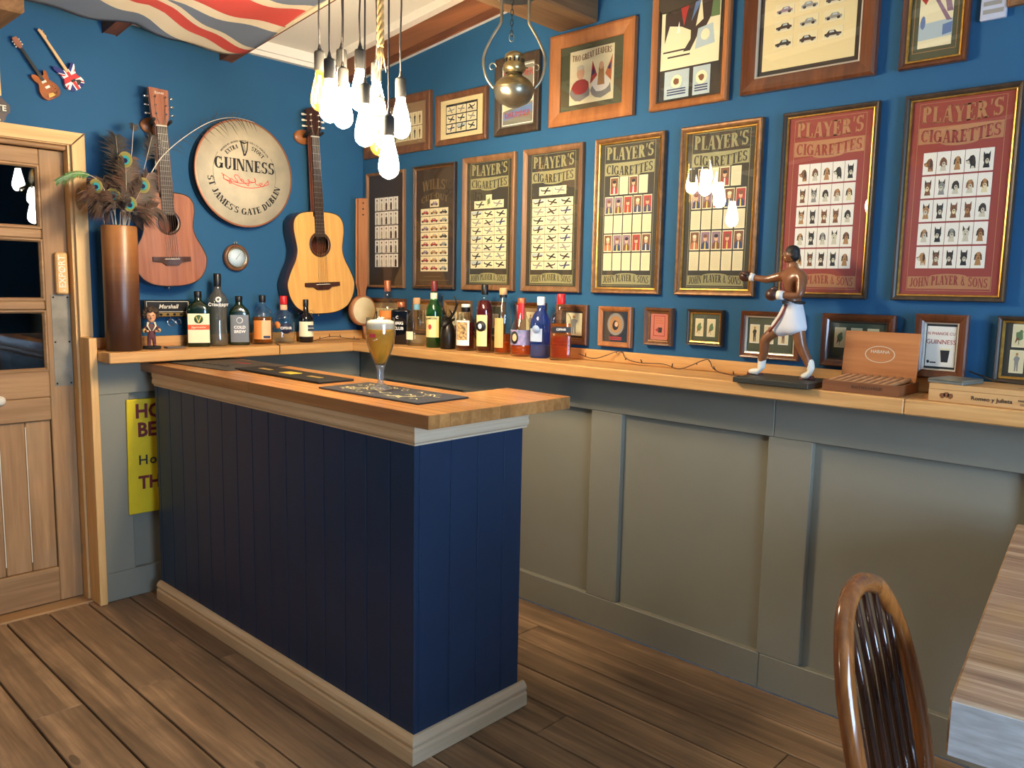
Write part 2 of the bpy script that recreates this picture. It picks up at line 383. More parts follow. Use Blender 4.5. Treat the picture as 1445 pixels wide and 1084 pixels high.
# oak shelf on the wainscot
ZS = 1.099
sh = thing('wall_shelf', 'long thick oak shelf below the framed cards, boxer standing on it', 'shelf', (0, 0, 0))
MB().box(-.24, -.001, -2.899, -.001, 1.0535, ZS).build('shelf_board', m_shelf_y, sh, bev=.004)
MB().box(-.24, -.001, -5.35, -2.9, 1.0535, ZS).build('shelf_board', m_shelf_y, sh, bev=.004)
MB().box(-.022, -.001, -5.35, -.001, ZS+.0005, 1.145).build('upstand', m_shelf_y, sh, bev=.002)
sh2 = thing('wall_shelf', 'short thick oak shelf under the guitars, brown vase standing on it', 'shelf', (0, 0, 0))
MB().box(-1.43, -.241, -.24, -.001, 1.0535, ZS).build('shelf_board', m_shelf_x, sh2, bev=.004)
MB().box(-1.43, -.023, -.022, -.001, ZS+.0005, 1.147).build('upstand', m_shelf_x, sh2, bev=.002)

# ---------------------------------------------------------------- door and its casing
tr = struct('trim_5', 'new pine casing around the old door', 'door casing')
MB().prism([(-1.414, 1.154), (-1.414, 1.986), (-1.46, 1.94), (-1.46, 1.154)], -.02, -.001).build('side_casing', m_pine_z, tr, bev=.002)
MB().prism([(-1.414, 1.986), (-2.30, 1.986), (-2.254, 1.94), (-1.46, 1.94)], -.02, -.001).build('head_casing', m_pine_xx, tr, bev=.002)
MB().prism([(-2.254, 0), (-2.254, 1.94), (-2.30, 1.986), (-2.30, 0)], -.02, -.001).build('side_casing', m_pine_z, tr, bev=.002)
MB().box(-1.4629, -1.432, -.114, -.001, .001, 1.153).build('post_board', m_pine_z, tr, bev=.002)
MB().box(-1.4728, -1.4633, -.001, .119, .001, 1.944).build('jamb_lining', m_pine_z, tr)
MB().box(-2.25, -1.464, .0, .119, 1.935, 1.9445).build('jamb_lining', m_pine_xx, tr)
MB().box(-2.24, -1.47, .012, .046, 1.916, 1.934).build('weather_bead', m_door_x, tr, bev=.005)
MB().box(-2.25, -1.46, -.03, .12, -.02, .006).build('threshold', m_door_x, tr, bev=.004)
dr = struct('door_1', 'stripped old pine door with glass panes and wooden handle', 'door')
Y0, Y1 = .052, .09
DX0, DX1 = -2.245, -1.4735
MB().box(DX1-.092, DX1, Y0, Y1, .01, 1.914).build('stile', m_door_z, dr, bev=.003)
MB().box(DX0, DX0+.1, Y0, Y1, .01, 1.914).build('stile', m_door_z, dr, bev=.003)
for z0, z1 in ((1.852, 1.914), (.90, 1.01), (.803, .899), (.01, .16)):
    MB().box(DX0+.1, DX1-.0925, Y0+.001, Y1, z0, z1).build('rail', m_door_x, dr, bev=.003)
for z0, z1 in ((1.555, 1.595), (1.264, 1.302)):
    MB().box(DX0+.1, DX1-.0925, Y0+.002, Y1, z0, z1).build('glazing_bar', m_door_x, dr, bev=.006)
xm = -1.86
m_pane = thin_glass('door_pane_glass', (.9, .93, .95), 1.5)
for z0, z1 in ((1.596, 1.851), (1.303, 1.554), (1.011, 1.263)):
    MB().box(xm-.018, xm+.018, Y0+.002, Y1, z0, z1).build('glazing_bar', m_door_z, dr, bev=.006)
    for a, b in ((DX0+.1, xm-.018), (xm+.018, DX1-.0925)):
        MB().box(a, b, Y0+.02, Y0+.024, z0, z1).build('pane', m_pane, dr)
        mb = MB(); W = b-a; H = z1-z0
        mb.sweep(W, H, [(0, -.008), (0, .010), (.006, .010), (.012, .0), (.012, -.008)], 0)
        o = mb.build('glazing_bead', m_door_x, dr); o.location = ((a+b)/2, Y0+.012, z0)
nb = 6; bw = (DX1-.0925 - (DX0+.1)) / nb
for i in range(nb):
    a = DX0+.1 + i*bw
    MB().box(a+.001, a+bw-.001, Y0+.014, Y1-.004, .16, .803).build('panel_board', m_door_z, dr, bev=.004)
    if i: MB().box(a-.0016, a+.0016, Y0+.0135, Y0+.016, .2, .78).build('paint_line', m_cream_paint, dr)
m_zinc = plain('zinc_plate', (146, 138, 122), .6, .25, col2=(118, 112, 98), scale=14)
pl = MB().box(-1.546, -1.4755, Y0-.0025, Y0-.0003, .944, 1.328).build('metal_plate', m_zinc, dr, label='dull grey metal plate')
for x in (-1.538, -1.484):
    for z in (.955, 1.13, 1.317): MB().lathe([(.0, .0), (.004, .0), (.004, .001), (0, .002)], 8).build('screw', m_blackm, pl).matrix_basis = Matrix.Translation((x, Y0-.0025, z)) @ Matrix.Rotation(PI/2, 4, 'X')
MB().box(-1.4765, -1.4735, Y0-.004, Y0-.0002, .2, .24).build('hinge_screw', m_zinc, dr)
MB().lathe([(0, 0), (.02, 0), (.02, .012), (.012, .02), (0, .022)], 16).build('door_knob', m_cream_paint, dr).matrix_basis = Matrix.Translation((-1.752, Y0, .9)) @ Matrix.Rotation(PI/2, 4, 'X')

# ---------------------------------------------------------------- bar counter
bar = thing('bar_counter', 'navy boarded bar counter with pale pine plinth, oak top on it', 'bar', (0, 0, 0))
bx, by0, by1, bx2 = -1.235, -.192, -1.923, -.7835     # faces of the boarding
MB().box(bx+.014, bx+.034, by1+.014, by0-.003, .002, 1.0).build('carcass_panel', m_navy, bar)
MB().box(bx+.034, bx2-.003, by1+.014, by1+.034, .002, 1.0).build('carcass_panel', m_navy, bar)
MB().box(bx+.034, bx2-.02, by1+.036, by0-.01, .5, .52).build('inner_shelf', m_navy, bar)
MB().box(bx2-.06, bx2-.02, by0-.05, by0-.01, .002, 1.0).build('inner_post', m_navy, bar)
pit = .1135; y = by1
while y < by0-.01:
    y2 = min(y+pit, by0)
    MB().box(bx, bx+.0135, y+.0006, y2-.0006, .002, .999).build('cladding_board', m_navy, bar, bev=.003); y = y2
MB().box(bx+.0005, bx+.017, by1-.0005, by1+.0136, .002, .999).build('corner_bead', m_navy, bar, bev=.003)
xs = [-1.2175, -1.096, -.983, -.8695, bx2]
for a, b in zip(xs, xs[1:]): MB().box(a+.0006, b-.0006, by1, by1+.0135, .002, .999).build('cladding_board', m_navy, bar, bev=.003)
# plinth and moulding profiles, mitred at the near corner
def run(profile, axis, mat, nm, far):
    mb = MB(); n = len(profile); vv = []
    for d, z in profile:
        if axis == 'y': vv += [(bx-d, by1-d, z), (bx-d, far, z)]
        else: vv += [(bx-d, by1-d, z), (far, by1-d, z)]
    ff = [(2*i, 2*((i+1) % n), 2*((i+1) % n)+1, 2*i+1) for i in range(n)]
    mb.add(vv, ff); mb.add(vv[0::2], [tuple(range(n))]); mb.add(vv[1::2], [tuple(range(n))[::-1]])
    return mb.build(nm, mat, bar)
plp = [(0.0005, .001), (.022, .001), (.022, .042), (.020, .046), (.016, .048), (.0165, .052), (.021, .058), (.021, .064), (.017, .073), (.008, .081), (.0005, .082)]
run(plp, 'y', m_pine_y, 'plinth', by0); run(plp, 'x', m_pine_x, 'plinth', bx2+.022)
mop = [(.0005, .9465), (.003, .9465), (.005, .952), (.014, .957), (.0175, .964), (.0165, .972), (.0125, .976), (.0125, .981), (.0175, .988), (.0175, 1.0025), (.0005, 1.0025)]
mop = [(d*.6+.0002, z) for d, z in mop]
run(mop, 'y', m_pine_y, 'moulding', by0); run(mop, 'x', m_pine_x, 'moulding', bx2+.015)
# worktop of long staves, wider at the near end
top = thing('worktop', 'oiled oak stave worktop with a wider near end on the bar', 'worktop', (0, 0, 0))
x = -1.25; i = 0
while x < -.64:
    x2 = min(x+.0405, -.639)
    far = -.047 if x < -.85 else -1.712
    if -.86 < x < -.84: pass
    cuts = [-1.997] + ([-1.997 + random.uniform(.35, 1.4)] if far > -1 else []) + [far]
    for a, b in zip(cuts, cuts[1:]):
        MB().box(x+.0002, x2-.0002, a+.0002, b-.0002, 1.0035, 1.0434).build('stave', m_stave, top, bev=.0012)
    x = x2; i += 1

# ---------------------------------------------------------------- lettering
_T, _t, _sf, _se = .25, .085, .07, .06
def _rect(x0, y0, x1, y1): return [(x0, y0), (x1, y0), (x1, y1), (x0, y1)]
def _V(x, w=_T, y0=0, y1=1, top=True, bot=True):
    o = [_rect(x, y0, x+w, y1)]
    if bot: o.append(_rect(x-_se, y0, x+w+_se, y0+_sf))
    if top: o.append(_rect(x-_se, y1-_sf, x+w+_se, y1))
    return o
def _D(xa, ya, xb, yb, w): return [[(xa, ya), (xa+w, ya), (xb+w, yb), (xb, yb)]]
def _A(cx, cy, rx, ry, a0, a1, tx=_T, ty=_t, n=10):
    o = []
    for i in range(n):
        a, b = math.radians(a0+(a1-a0)*i/n), math.radians(a0+(a1-a0)*(i+1)/n)
        o.append([(cx+rx*math.cos(a), cy+ry*math.sin(a)), (cx+rx*math.cos(b), cy+ry*math.sin(b)),
                  (cx+(rx-tx)*math.cos(b), cy+(ry-ty)*math.sin(b)), (cx+(rx-tx)*math.cos(a), cy+(ry-ty)*math.sin(a))])
    return o
def _glyph(c):
    E_ = [_rect(.07, 0, .64, _t), _rect(.07, 1-_t, .64, 1), _rect(.27, .46, .5, .46+_t), _rect(.56, 0, .64, .24), _rect(.56, .76, .64, 1), _rect(.44, .36, .5, .64)]
    G = {
     'A': (_D(.04, 0, .32, 1, _t) + _D(.5, 0, .3, 1, _T) + [_rect(.13, .3, .55, .3+_t), _rect(-.04, 0, .2, _sf), _rect(.44, 0, .8, _sf)], .78),
     'B': (_V(.07) + _A(.29, .75, .33, .25, -90, 90) + _A(.29, .26, .38, .27, -90, 90) + [_rect(.2, 0, .3, _t), _rect(.2, 1-_t, .3, 1), _rect(.2, .47, .3, .54)], .74),
     'C': (_A(.42, .5, .42, .5, 45, 315, _T, _t, 14) + [_rect(.66, .66, .73, 1)], .8),
     'D': (_V(.07) + _A(.3, .5, .47, .5, -90, 90) + [_rect(.2, 0, .31, _t), _rect(.2, 1-_t, .31, 1)], .84),
     'E': (_V(.07) + E_, .7), 'F': (_V(.07) + E_[1:3] + E_[4:], .66),
     'G': (_A(.42, .5, .42, .5, 45, 335, _T, _t, 14) + [_rect(.66, .66, .73, 1), _rect(.6, .05, .6+_T*.9, .42), _rect(.5, .4, .86, .4+_sf)], .9),
     'H': (_V(.07) + _V(.58) + [_rect(.25, .46, .6, .46+_t)], .92), 'I': (_V(.07), .36),
     'J': (_V(.25, _T, .2, 1, bot=False) + _A(.24, .22, .23, .22, 180, 360, _T*.8, _t), .56),
     'L': (_V(.07) + [_rect(.07, 0, .62, _t), _rect(.54, 0, .62, .3)], .66),
     'M': (_V(.05, _t) + _V(.8) + _D(.42, 0, .1, 1, _T*.9) + _D(.46, 0, .82, 1, _t), 1.1),
     'N': (_V(.05, _t) + _V(.66, _t, bot=False) + _D(.56, 0, .05, 1, _T*.95), .84),
     'O': (_A(.43, .5, .43, .5, 0, 360, _T, _t, 18), .88),
     'P': (_V(.07) + _A(.29, .73, .37, .27, -90, 90) + [_rect(.2, 1-_t, .3, 1), _rect(.2, .46, .3, .46+_t)], .7),
     'R': (_V(.07) + _A(.29, .74, .36, .26, -90, 90) + [_rect(.2, 1-_t, .3, 1), _rect(.2, .48, .3, .48+_t)] + _D(.52, 0, .28, .5, _T) + [_rect(.52, 0, .82, _sf)], .8),
     'S': (_A(.32, .73, .3, .27, 30, 265, _T*.85, _t, 10) + _A(.32, .27, .32, .28, -150, 90, _T*.85, _t, 10) + [_rect(.53, .72, .59, 1), _rect(.02, 0, .08, .3)], .66),
     'T': (_V(.27, _T, 0, 1, top=False) + [_rect(0, 1-_t, .76, 1), _rect(0, .74, .07, 1), _rect(.69, .74, .76, 1)], .78),
     'U': (_V(.07, _T, .28, 1, bot=False) + _V(.6, _t, .28, 1, bot=False) + _A(.38, .3, .31, .3, 180, 360, _T*.9, _t), .78),
     'W': (_D(.2, 0, 0, 1, _T) + _D(.3, 0, .5, 1, _t) + _D(.7, 0, .48, 1, _T) + _D(.8, 0, 1.02, 1, _t) + [_rect(-.06, .93, .3, 1), _rect(.94, .93, 1.18, 1)], 1.16),
     'X': (_D(.0, 0, .54, 1, _t) + _D(.48, 0, 0, 1, _T) + [_rect(-.05, 0, .16, _sf), _rect(.42, 0, .76, _sf), _rect(-.05, .93, .3, 1), _rect(.46, .93, .7, 1)], .74),
     'Y': (_V(.27, _T, 0, .5, top=False) + _D(.27, .44, -.02, 1, _T) + _D(.4, .44, .62, 1, _t) + [_rect(-.07, .93, .26, 1), _rect(.54, .93, .76, 1)], .74),
     '&': (_A(.26, .76, .18, .24, 0, 360, .1, .08, 12) + _A(.28, .28, .27, .28, 60, 360, .15, .08, 12) + _D(.56, 0, .16, .7, .15), .76),
     "'": ([[(.06, .68), (.12, .68), (.2, 1), (.06, 1)]], .22), '.': ([_rect(.04, 0, .2, .18)], .26), ' ': ([], .36), '-': ([_rect(.05, .4, .35, .5)], .42)}
    return G.get(c, G[' '])
def serif_polys(text, h, width=None, xs=1.0):
    polys = []; x = 0
    for c in text:
        g, adv = _glyph(c); polys += [[(px+x, py) for px, py in p] for p in g]; x += adv + .05
    k = (width / (x-.05)) if width else h*xs
    return [[((px-(x-.05)/2)*k, py*h) for px, py in p] for p in polys]
def flat_polys(mb, polys, y, mi=0, f=None):
    for p in polys:
        q = [f(a, b) for a, b in p] if f else p
        mb.poly([(a, y, b) for a, b in q], mi)
    return mb
_txt = {}
def sans(text, size, bold=0.0, shear=0.0, xs=1.0, ext=.0004, space=1.0):
    """Blender's own font as mesh data lying in XZ, facing -Y, centred at the origin"""
    key = (text, size, bold, shear, xs, ext, space)
    if key in _txt: return _txt[key]
    cu = bpy.data.curves.new('lettering', 'FONT'); cu.body = text; cu.size = size; cu.extrude = ext; cu.offset = bold*size; cu.shear = shear
    cu.align_x = 'CENTER'; cu.align_y = 'CENTER'; cu.resolution_u = 2; cu.space_character = space
    ob = bpy.data.objects.new('lettering', cu); COL.objects.link(ob)
    me = bpy.data.meshes.new_from_object(ob.evaluated_get(bpy.context.evaluated_depsgraph_get()))
    bpy.data.objects.remove(ob); bpy.data.curves.remove(cu)
    me.transform(Matrix.Rotation(PI/2, 4, 'X') @ Matrix.Diagonal((xs, 1, 1, 1))); me.name = 'lettering'
    _txt[key] = me; return me
def put_text(parent, text, size, x, z, y, mat, rot=0, name='lettering', **kw):
    me = sans(text, size, **kw).copy(); me.materials.clear(); me.materials.append(mat)
    o = link(name, me, parent); o.location = (x, y, z); o.rotation_euler = (0, rot, 0); return o
def scribble(mb, x0, x1, z, h, y, mi=0, n=18, th=.0012, seed=1):
    """a flowing handwritten line"""
    r = random.Random(seed); pts = []
    for i in range(n*6+1):
        t = i/(n*6); pts.append((x0+(x1-x0)*t + .35*h*math.sin(t*n*2*PI), z + h*(.5+.4*math.sin(t*2.3*PI))*math.cos(t*n*2*PI)*(.6+.4*r.random())))
    for (a, b), (c, d) in zip(pts, pts[1:]):
        L = math.hypot(c-a, d-b) or 1e-6; nx, nz = -(d-b)/L*th, (c-a)/L*th
        mb.poly([(a+nx, y, b+nz), (a-nx, y, b-nz), (c-nx, y, d-nz), (c+nx, y, d+nz)], mi)

# ---------------------------------------------------------------- picture frames
P_ = {k: plain('print_'+k, c, .6) for k, c in dict(cream=(234, 224, 184), cream2=(226, 214, 170), white=(240, 236, 224), tan=(176, 128, 78), brown=(122, 76, 44), dark=(58, 44, 36), black=(34, 32, 32),
     red=(172, 52, 46), orange=(196, 108, 60), blue=(96, 124, 168), navy=(44, 58, 100), green=(96, 122, 78), skin=(222, 172, 136), grey=(140, 138, 132), pale=(206, 200, 176), sky=(176, 194, 198), yellow=(222, 196, 96), mauve=(140, 110, 128)).items()}
PK = list(P_); PI_ = {k: i for i, k in enumerate(PK)}; PM = [P_[k] for k in PK]
m_brownframe = wood('frame_walnut', (80, 50, 32), (128, 86, 56), 'z', .35, 1.2, .05, .06, coat=.2)
m_rustic = wood('frame_rustic', (96, 68, 44), (146, 106, 70), 'z', .5, 1.2, .06, .15)
m_oakframe = wood('frame_orange_oak', (132, 80, 42), (172, 112, 64), 'z', .4, 1.0, .04, .1)
m_darkframe = wood('frame_dark', (44, 34, 26), (78, 62, 46), 'z', .4, 1.2, .05, .06)
m_mahog = wood('frame_mahogany', (70, 36, 18), (116, 66, 36), 'z', .3, 1.0, .04, .04, coat=.4)
m_gold = plain('gilt', (206, 164, 84), .32, .85, col2=(176, 132, 60), scale=60)
m_goldbrown = plain('gilt_brown', (136, 94, 52), .45, .35, col2=(100, 68, 38), scale=40)
m_silver = plain('silver_lip', (206, 200, 186), .35, .7)
m_mdark = plain('mount_olive_black', (58, 54, 42), .7); m_mbrown = plain('mount_dark_brown', (60, 48, 36), .7)
m_mred = plain('mount_red', (150, 62, 52), .7); m_mgreen = plain('mount_green', (78, 82, 58), .7)
m_mcream = plain('mount_cream', (226, 208, 156), .75); m_mtan = plain('mount_tan', (150, 120, 84), .7); m_mblack = plain('mount_black', (40, 38, 34), .7)
m_mpink = plain('mount_pink', (206, 122, 98), .7)
m_ltgreen = plain('letter_sage', (154, 150, 106), .6); m_lttan = plain('letter_tan', (180, 126, 84), .6); m_ltbrown = plain('letter_dim_gold', (112, 92, 58), .6)
m_pglass = thin_glass('picture_glass', (.985, .985, .98), 1.0)
WB_ROT = -PI/2
def picture(label, y0, y1, z0, z1, fw, dep, fm, lip, mount, group='framed pictures on the blue wall', name='picture_frame', glass=True, wall='B', lipw=.006, tilt=0):
    W = abs(y1-y0); H = z1-z0
    if wall == 'B': r = thing(name, label, 'picture', (-.0015, (y0+y1)/2, z0), WB_ROT, group)
    else: r = thing(name, label, 'picture', ((y0+y1)/2, -.0015, z0), 0, group)
    MB().sweep(W, H, [(0, 0), (0, dep*.8), (fw*.18, dep), (fw*.45, dep*.93), (fw*.7, dep*.8), (fw-.002, dep*.62), (fw, dep*.55), (fw, .003), (0, 0)]).build('moulding', fm, r)
    q = fw
    if lip:
        MB().sweep(W, H, [(q-.001, dep*.3), (q-.001, dep*.66), (q+lipw*.6, dep*.6), (q+lipw, dep*.45), (q+lipw, dep*.3)]).build('inner_lip', lip, r); q += lipw
    MB().box(-W/2+fw-.002, W/2-fw+.002, -dep*.32, -.002, fw-.002, H-fw+.002).build('mount_board', mount, r)
    if glass: MB().box(-W/2+fw-.001, W/2-fw+.001, -dep*.52, -dep*.5, fw-.001, H-fw+.001).build('glass', m_pglass, r)
    return r, W, H, -dep*.32, q
def blob(r, cx, cz, rx, rz, n=9, j=.18): return [(cx+rx*(1+r.uniform(-j, j))*math.cos(2*PI*i/n), cz+rz*(1+r.uniform(-j, j))*math.sin(2*PI*i/n)) for i in range(n)]
def art(kind, r):
    """[(polygon in the unit card, colour)]"""
    L = []
    if kind == 'dog':
        c = r.choice(['brown', 'tan', 'dark', 'grey', 'brown', 'black', 'tan', 'pale']); d = r.choice(['dark', 'brown', 'black']) if c != 'dark' else 'black'; lt = 'pale' if c in ('grey', 'black', 'dark', 'pale') else r.choice(['tan', 'cream2', 'pale']); s = r.choice([-1, 1]); X = lambda q: [(.5+s*(x-.5), z) for x, z in q]; v = r.randrange(3)
        if v == 0:
            L += [(X([(.22, .14), (.6, .14), (.6, .34), (.72, .35), (.9, .41), (.93, .5), (.74, .58), (.63, .7), (.42, .74), (.28, .62), (.22, .4)]), c), (X([(.64, .36), (.72, .36), (.9, .42), (.92, .49), (.7, .5)]), lt), (X([(.34, .69), (.47, .62), (.46, .36), (.35, .32), (.25, .48)]), d), (X([(.86, .47), (.93, .47), (.93, .53), (.87, .53)]), 'black'), (blob(r, .5+s*.13, .59, .035, .025, 6), 'black'), (X([(.26, .14), (.56, .14), (.5, .26), (.34, .24)]), lt)]
        else:
            L += [(X([(.26, .13), (.74, .13), (.66, .38), (.34, .38)]), lt if v == 1 else c), (blob(r, .5, .52, .25, .22, 11, .08), c), (blob(r, .5+.03*s, .42, .13, .12, 9, .08), lt), (blob(r, .5+.03*s, .46, .05, .035, 7, .05), 'black'), (blob(r, .4, .57, .03, .022, 6), 'black'), (blob(r, .6, .57, .03, .022, 6), 'black')]
            for q in (-1, 1): L.append(([(.5+q*.12, .68), (.5+q*.25, .6), (.5+q*.29, .36), (.5+q*.2, .38)] if v == 1 else [(.5+q*.07, .68), (.5+q*.25, .58), (.5+q*.24, .86)], d))
    elif kind == 'plane':
        c = r.choice(['grey', 'dark', 'dark', 'navy', 'grey', 'black']); a = r.uniform(-.35, .35); s = r.choice([-1, 1])
        L.append((_rect(.05, .08, .95, r.uniform(.25, .4)), r.choice(['cream2', 'pale', 'cream2'])))
        if r.random() < .5: L.append((_rect(.05, .6, .95, .92), r.choice(['sky', 'cream'])))
        R = lambda x, z: (.5+1.15*s*(x*math.cos(a)-z*math.sin(a)), .52+(x*math.sin(a)+z*math.cos(a))*1.6)
        L.append(([R(-.32, .0), R(-.25, -.05), R(.3, -.05), R(.36, .02), R(.28, .06), R(-.25, .04)], c)); L.append(([R(-.05, 0), R(.08, 0), R(.2, .26), R(.1, .27)], c)); L.append(([R(-.02, -.02), R(.1, -.02), R(-.02, -.24), R(-.12, -.24)], c)); L.append(([R(-.32, .0), R(-.24, .03), R(-.34, .16)], c))
    elif kind in ('car', 'oldcar'):
        c = r.choice(['red', 'dark', 'navy', 'orange', 'brown', 'grey', 'mauve', 'red', 'tan'] if kind == 'car' else ['grey', 'dark', 'mauve', 'grey', 'black', 'mauve']); s = r.choice([-1, 1]); X = lambda x: .5+s*(x-.5)
        L.append((_rect(.08, .16, .92, .3), 'pale')); L.append(([(X(.1), .3), (X(.92), .3), (X(.93), .46), (X(.7), .52), (X(.6), .72), (X(.3), .72), (X(.2), .52), (X(.1), .48)], c))
        L.append(([(X(.33), .54), (X(.58), .54), (X(.54), .68), (X(.34), .68)], 'sky'))
        for x in (.26, .76): L.append((blob(r, X(x), .3, .09, .13, 8, .03), 'black'))
    elif kind == 'portrait':
        c = r.choice(['red', 'red', 'brown', 'orange', 'red', 'navy']); L.append((_rect(.06, .05, .94, .95), r.choice(['red', 'brown', 'tan', 'mauve', 'brown'])))
        L.append(([(.1, .05), (.9, .05), (.84, .34), (.64, .44), (.36, .44), (.16, .34)], c)); L.append((blob(r, .5, .6, .19, .15, 9, .05), 'skin')); L.append((blob(r, .5, .73, .22, .1, 9, .1), r.choice(['dark', 'black', 'brown', 'cream2'])))
        L.append(([(.42, .05), (.58, .05), (.56, .42), (.44, .42)], r.choice(['white', 'yellow', 'cream2'])))
    elif kind == 'text':
        L.append((_rect(.08, .05, .92, .95), 'cream2'))
        for i in range(7): L.append((_rect(.16, .18+.1*i, .84-r.random()*.15, .2+.1*i), 'pale'))
    elif kind == 'sketch':
        c = 'grey'; L.append(([(.3, .06), (.7, .06), (.74, .4), (.64, .6), (.36, .6), (.26, .4)], r.choice(['grey', 'pale', 'dark'])))
        L.append((blob(r, .5, .74, .16, .09, 8, .1), 'pale')); L.append((blob(r, .5, .81, .17, .06, 8, .15), 'dark')); L.append(([(.42, .2), (.48, .2), (.5, .56), (.44, .56)], 'dark')); L.append((_rect(.2, .03, .8, .07), 'dark'))
    elif kind == 'bird':
        c = r.choice(['tan', 'brown', 'green', 'grey']); L.append((_rect(.05, .05, .95, .95), 'cream2')); L.append((blob(r, .5, .5, .26, .2, 10, .2), c)); L.append((blob(r, .6, .68, .12, .08, 8), c)); L.append(([(.3, .45), (.5, .4), (.2, .15)], 'brown')); L.append((_rect(.46, .12, .5, .35), 'dark'))
    elif kind == 'sepia':
        L.append((_rect(.05, .05, .95, .95), 'cream2')); L.append(([(.38, .08), (.47, .08), (.5, .4), (.54, .08), (.63, .08), (.64, .5), (.72, .66), (.58, .74), (.4, .74), (.28, .6), (.36, .5)], r.choice(['grey', 'brown', 'dark']))); L.append((blob(r, .5, .82, .1, .07, 8, .05), 'tan'))
    return L
_cards = {}
def card_mesh(kind, cw, ch, var, rim='cream'):
    key = (kind, round(cw, 4), round(ch, 4), var, rim)
    if key in _cards: return _cards[key]
    r = random.Random(hash((kind, var)) & 0xffff if False else sum(map(ord, kind))*31+var*17)
    mb = MB().box(-cw/2, cw/2, -.0012, 0, 0, ch, PI_[rim])
    for k, (poly, c) in enumerate(art(kind, r)):
        mb.poly([(-cw/2+min(max(a, .03), .97)*cw, -.0013-.00005*k, min(max(b, .03), .97)*ch) for a, b in poly], PI_[c])
    me = mb.mesh('card', PM); _cards[key] = me; return me
def cards(r, y, kind, cw, ch, cells, rim='cream', nv=9):
    """cells: [(x centre, z bottom[, kind])]"""
    for i, c in enumerate(cells):
        k = c[2] if len(c) > 2 else kind
        o = link('card', card_mesh(k, cw, ch, (i*5+len(cells)) % nv if nv < 20 else i, rim), r); o.location = (c[0], y-.0002, c[1])
def grid(nx, nz, px, pz, x0, z0): return [(x0+(i-(nx-1)/2)*px, z0+j*pz) for j in range(nz) for i in range(nx)]
def plaque(r, W, y, zc, h, text, letter, ground, nm, up=True, ww=.74):
    w = W*ww/2; k = h*.22
    pts = [(-w, zc-h/2), (-w*.45, zc-h/2)] + [(w*.45*math.sin(a), zc-h/2-k*math.cos(a)*1.0) for a in [(-.5+i/8)*PI for i in range(1, 8)]] + [(w*.45, zc-h/2), (w, zc-h/2), (w, zc+h/2), (-w, zc+h/2)]
    if not up: pts = [(a, 2*zc-b) for a, b in pts][::-1]
    mb = MB(); mb.poly([(a, y-.0006, b) for a, b in pts], 0)
    bow = (lambda a, b: (a, b - (k*.9*max(0, math.cos(a/(w*.75)*PI/2)) if up else -k*.9*max(0, math.cos(a/(w*.75)*PI/2)))*(1 if True else 0)))
    flat_polys(mb, [[(a, b+zc-h*.36) for a, b in p] for p in serif_polys(text, h*.74, width=w*1.88)], y-.0010, 1, bow)
    mb.build(nm, [ground, letter], r)
def outline(mb, x0, x1, z0, z1, y, th, mi=0):
    for a, b, c, d in ((x0, x1, z0, z0+th), (x0, x1, z1-th, z1), (x0, x0+th, z0, z1), (x1-th, x1, z0, z1)): mb.poly([(a, y, c), (b, y, c), (b, y, d), (a, y, d)], mi)
def players(label, y0, y1, fm, lip, mount, letter, kind, fw=.02):
    r, W, H, y, q = picture(label, y0, y1, 1.378, 1.993, fw, .022, fm, lip, mount, 'tall framed cigarette card sets', lipw=.0045)
    wi = W-2*q
    mb = MB(); outline(mb, -wi*.43, wi*.43, H*.05, H*.955, y-.0004, .0016)
    flat_polys(mb, [[(a, b+H*.853) for a, b in p] for p in serif_polys("PLAYER'S", H*.08, width=wi*.8)], y-.0008, 0, lambda a, b: (a, b+(.012*(a/(wi*.4)))*0 + H*.012*(abs(a)/(wi*.39))**2))
    mb.build('header_lettering', letter, r)
    plaque(r, wi, y, H*.8, H*.078, 'CIGARETTES', mount, letter, 'header_plaque', True, .84)
    plaque(r, wi, y, H*.09, H*.06, "JOHN PLAYER & SONS", mount, letter, 'footer_plaque', False, .84)
    if kind == 'dog':
        cw, ch = wi*.135, H*.105; cards(r, y, 'dog', cw, ch, grid(5, 5, wi*.141, H*.1135, 0, H*.16), 'white', 25)
    elif kind == 'portrait':
        cw, ch = wi*.145, H*.112; cl = []
        for j, k in enumerate(('text', 'portrait', 'text', 'portrait')): cl += [(x, z, k) for x, z in grid(5, 1, wi*.165, 0, 0, H*(.15+.121*j))]
        cl += [((i-1.5)*wi*.165, H*.637, 'portrait' if i % 2 == 0 else 'text') for i in range(4)]
        cards(r, y, 'portrait', cw, ch, cl, 'cream')
    elif kind == 'plane3':
        cw, ch = wi*.262, H*.058; cards(r, y, 'plane', cw, ch, grid(3, 7, wi*.27, H*.0625, 0, H*.165) + [(-wi*.2, H*.613), (wi*.2, H*.613)])
        cards(r, y, 'bird', wi*.13, H*.1, [(0, H*.613)])
    elif kind == 'plane2':
        cw, ch = wi*.262, H*.058; cards(r, y, 'plane', cw, ch, grid(3, 8, wi*.27, H*.0625, 0, H*.155) + [(-wi*.135, H*.672), (wi*.135, H*.672)])
    return r
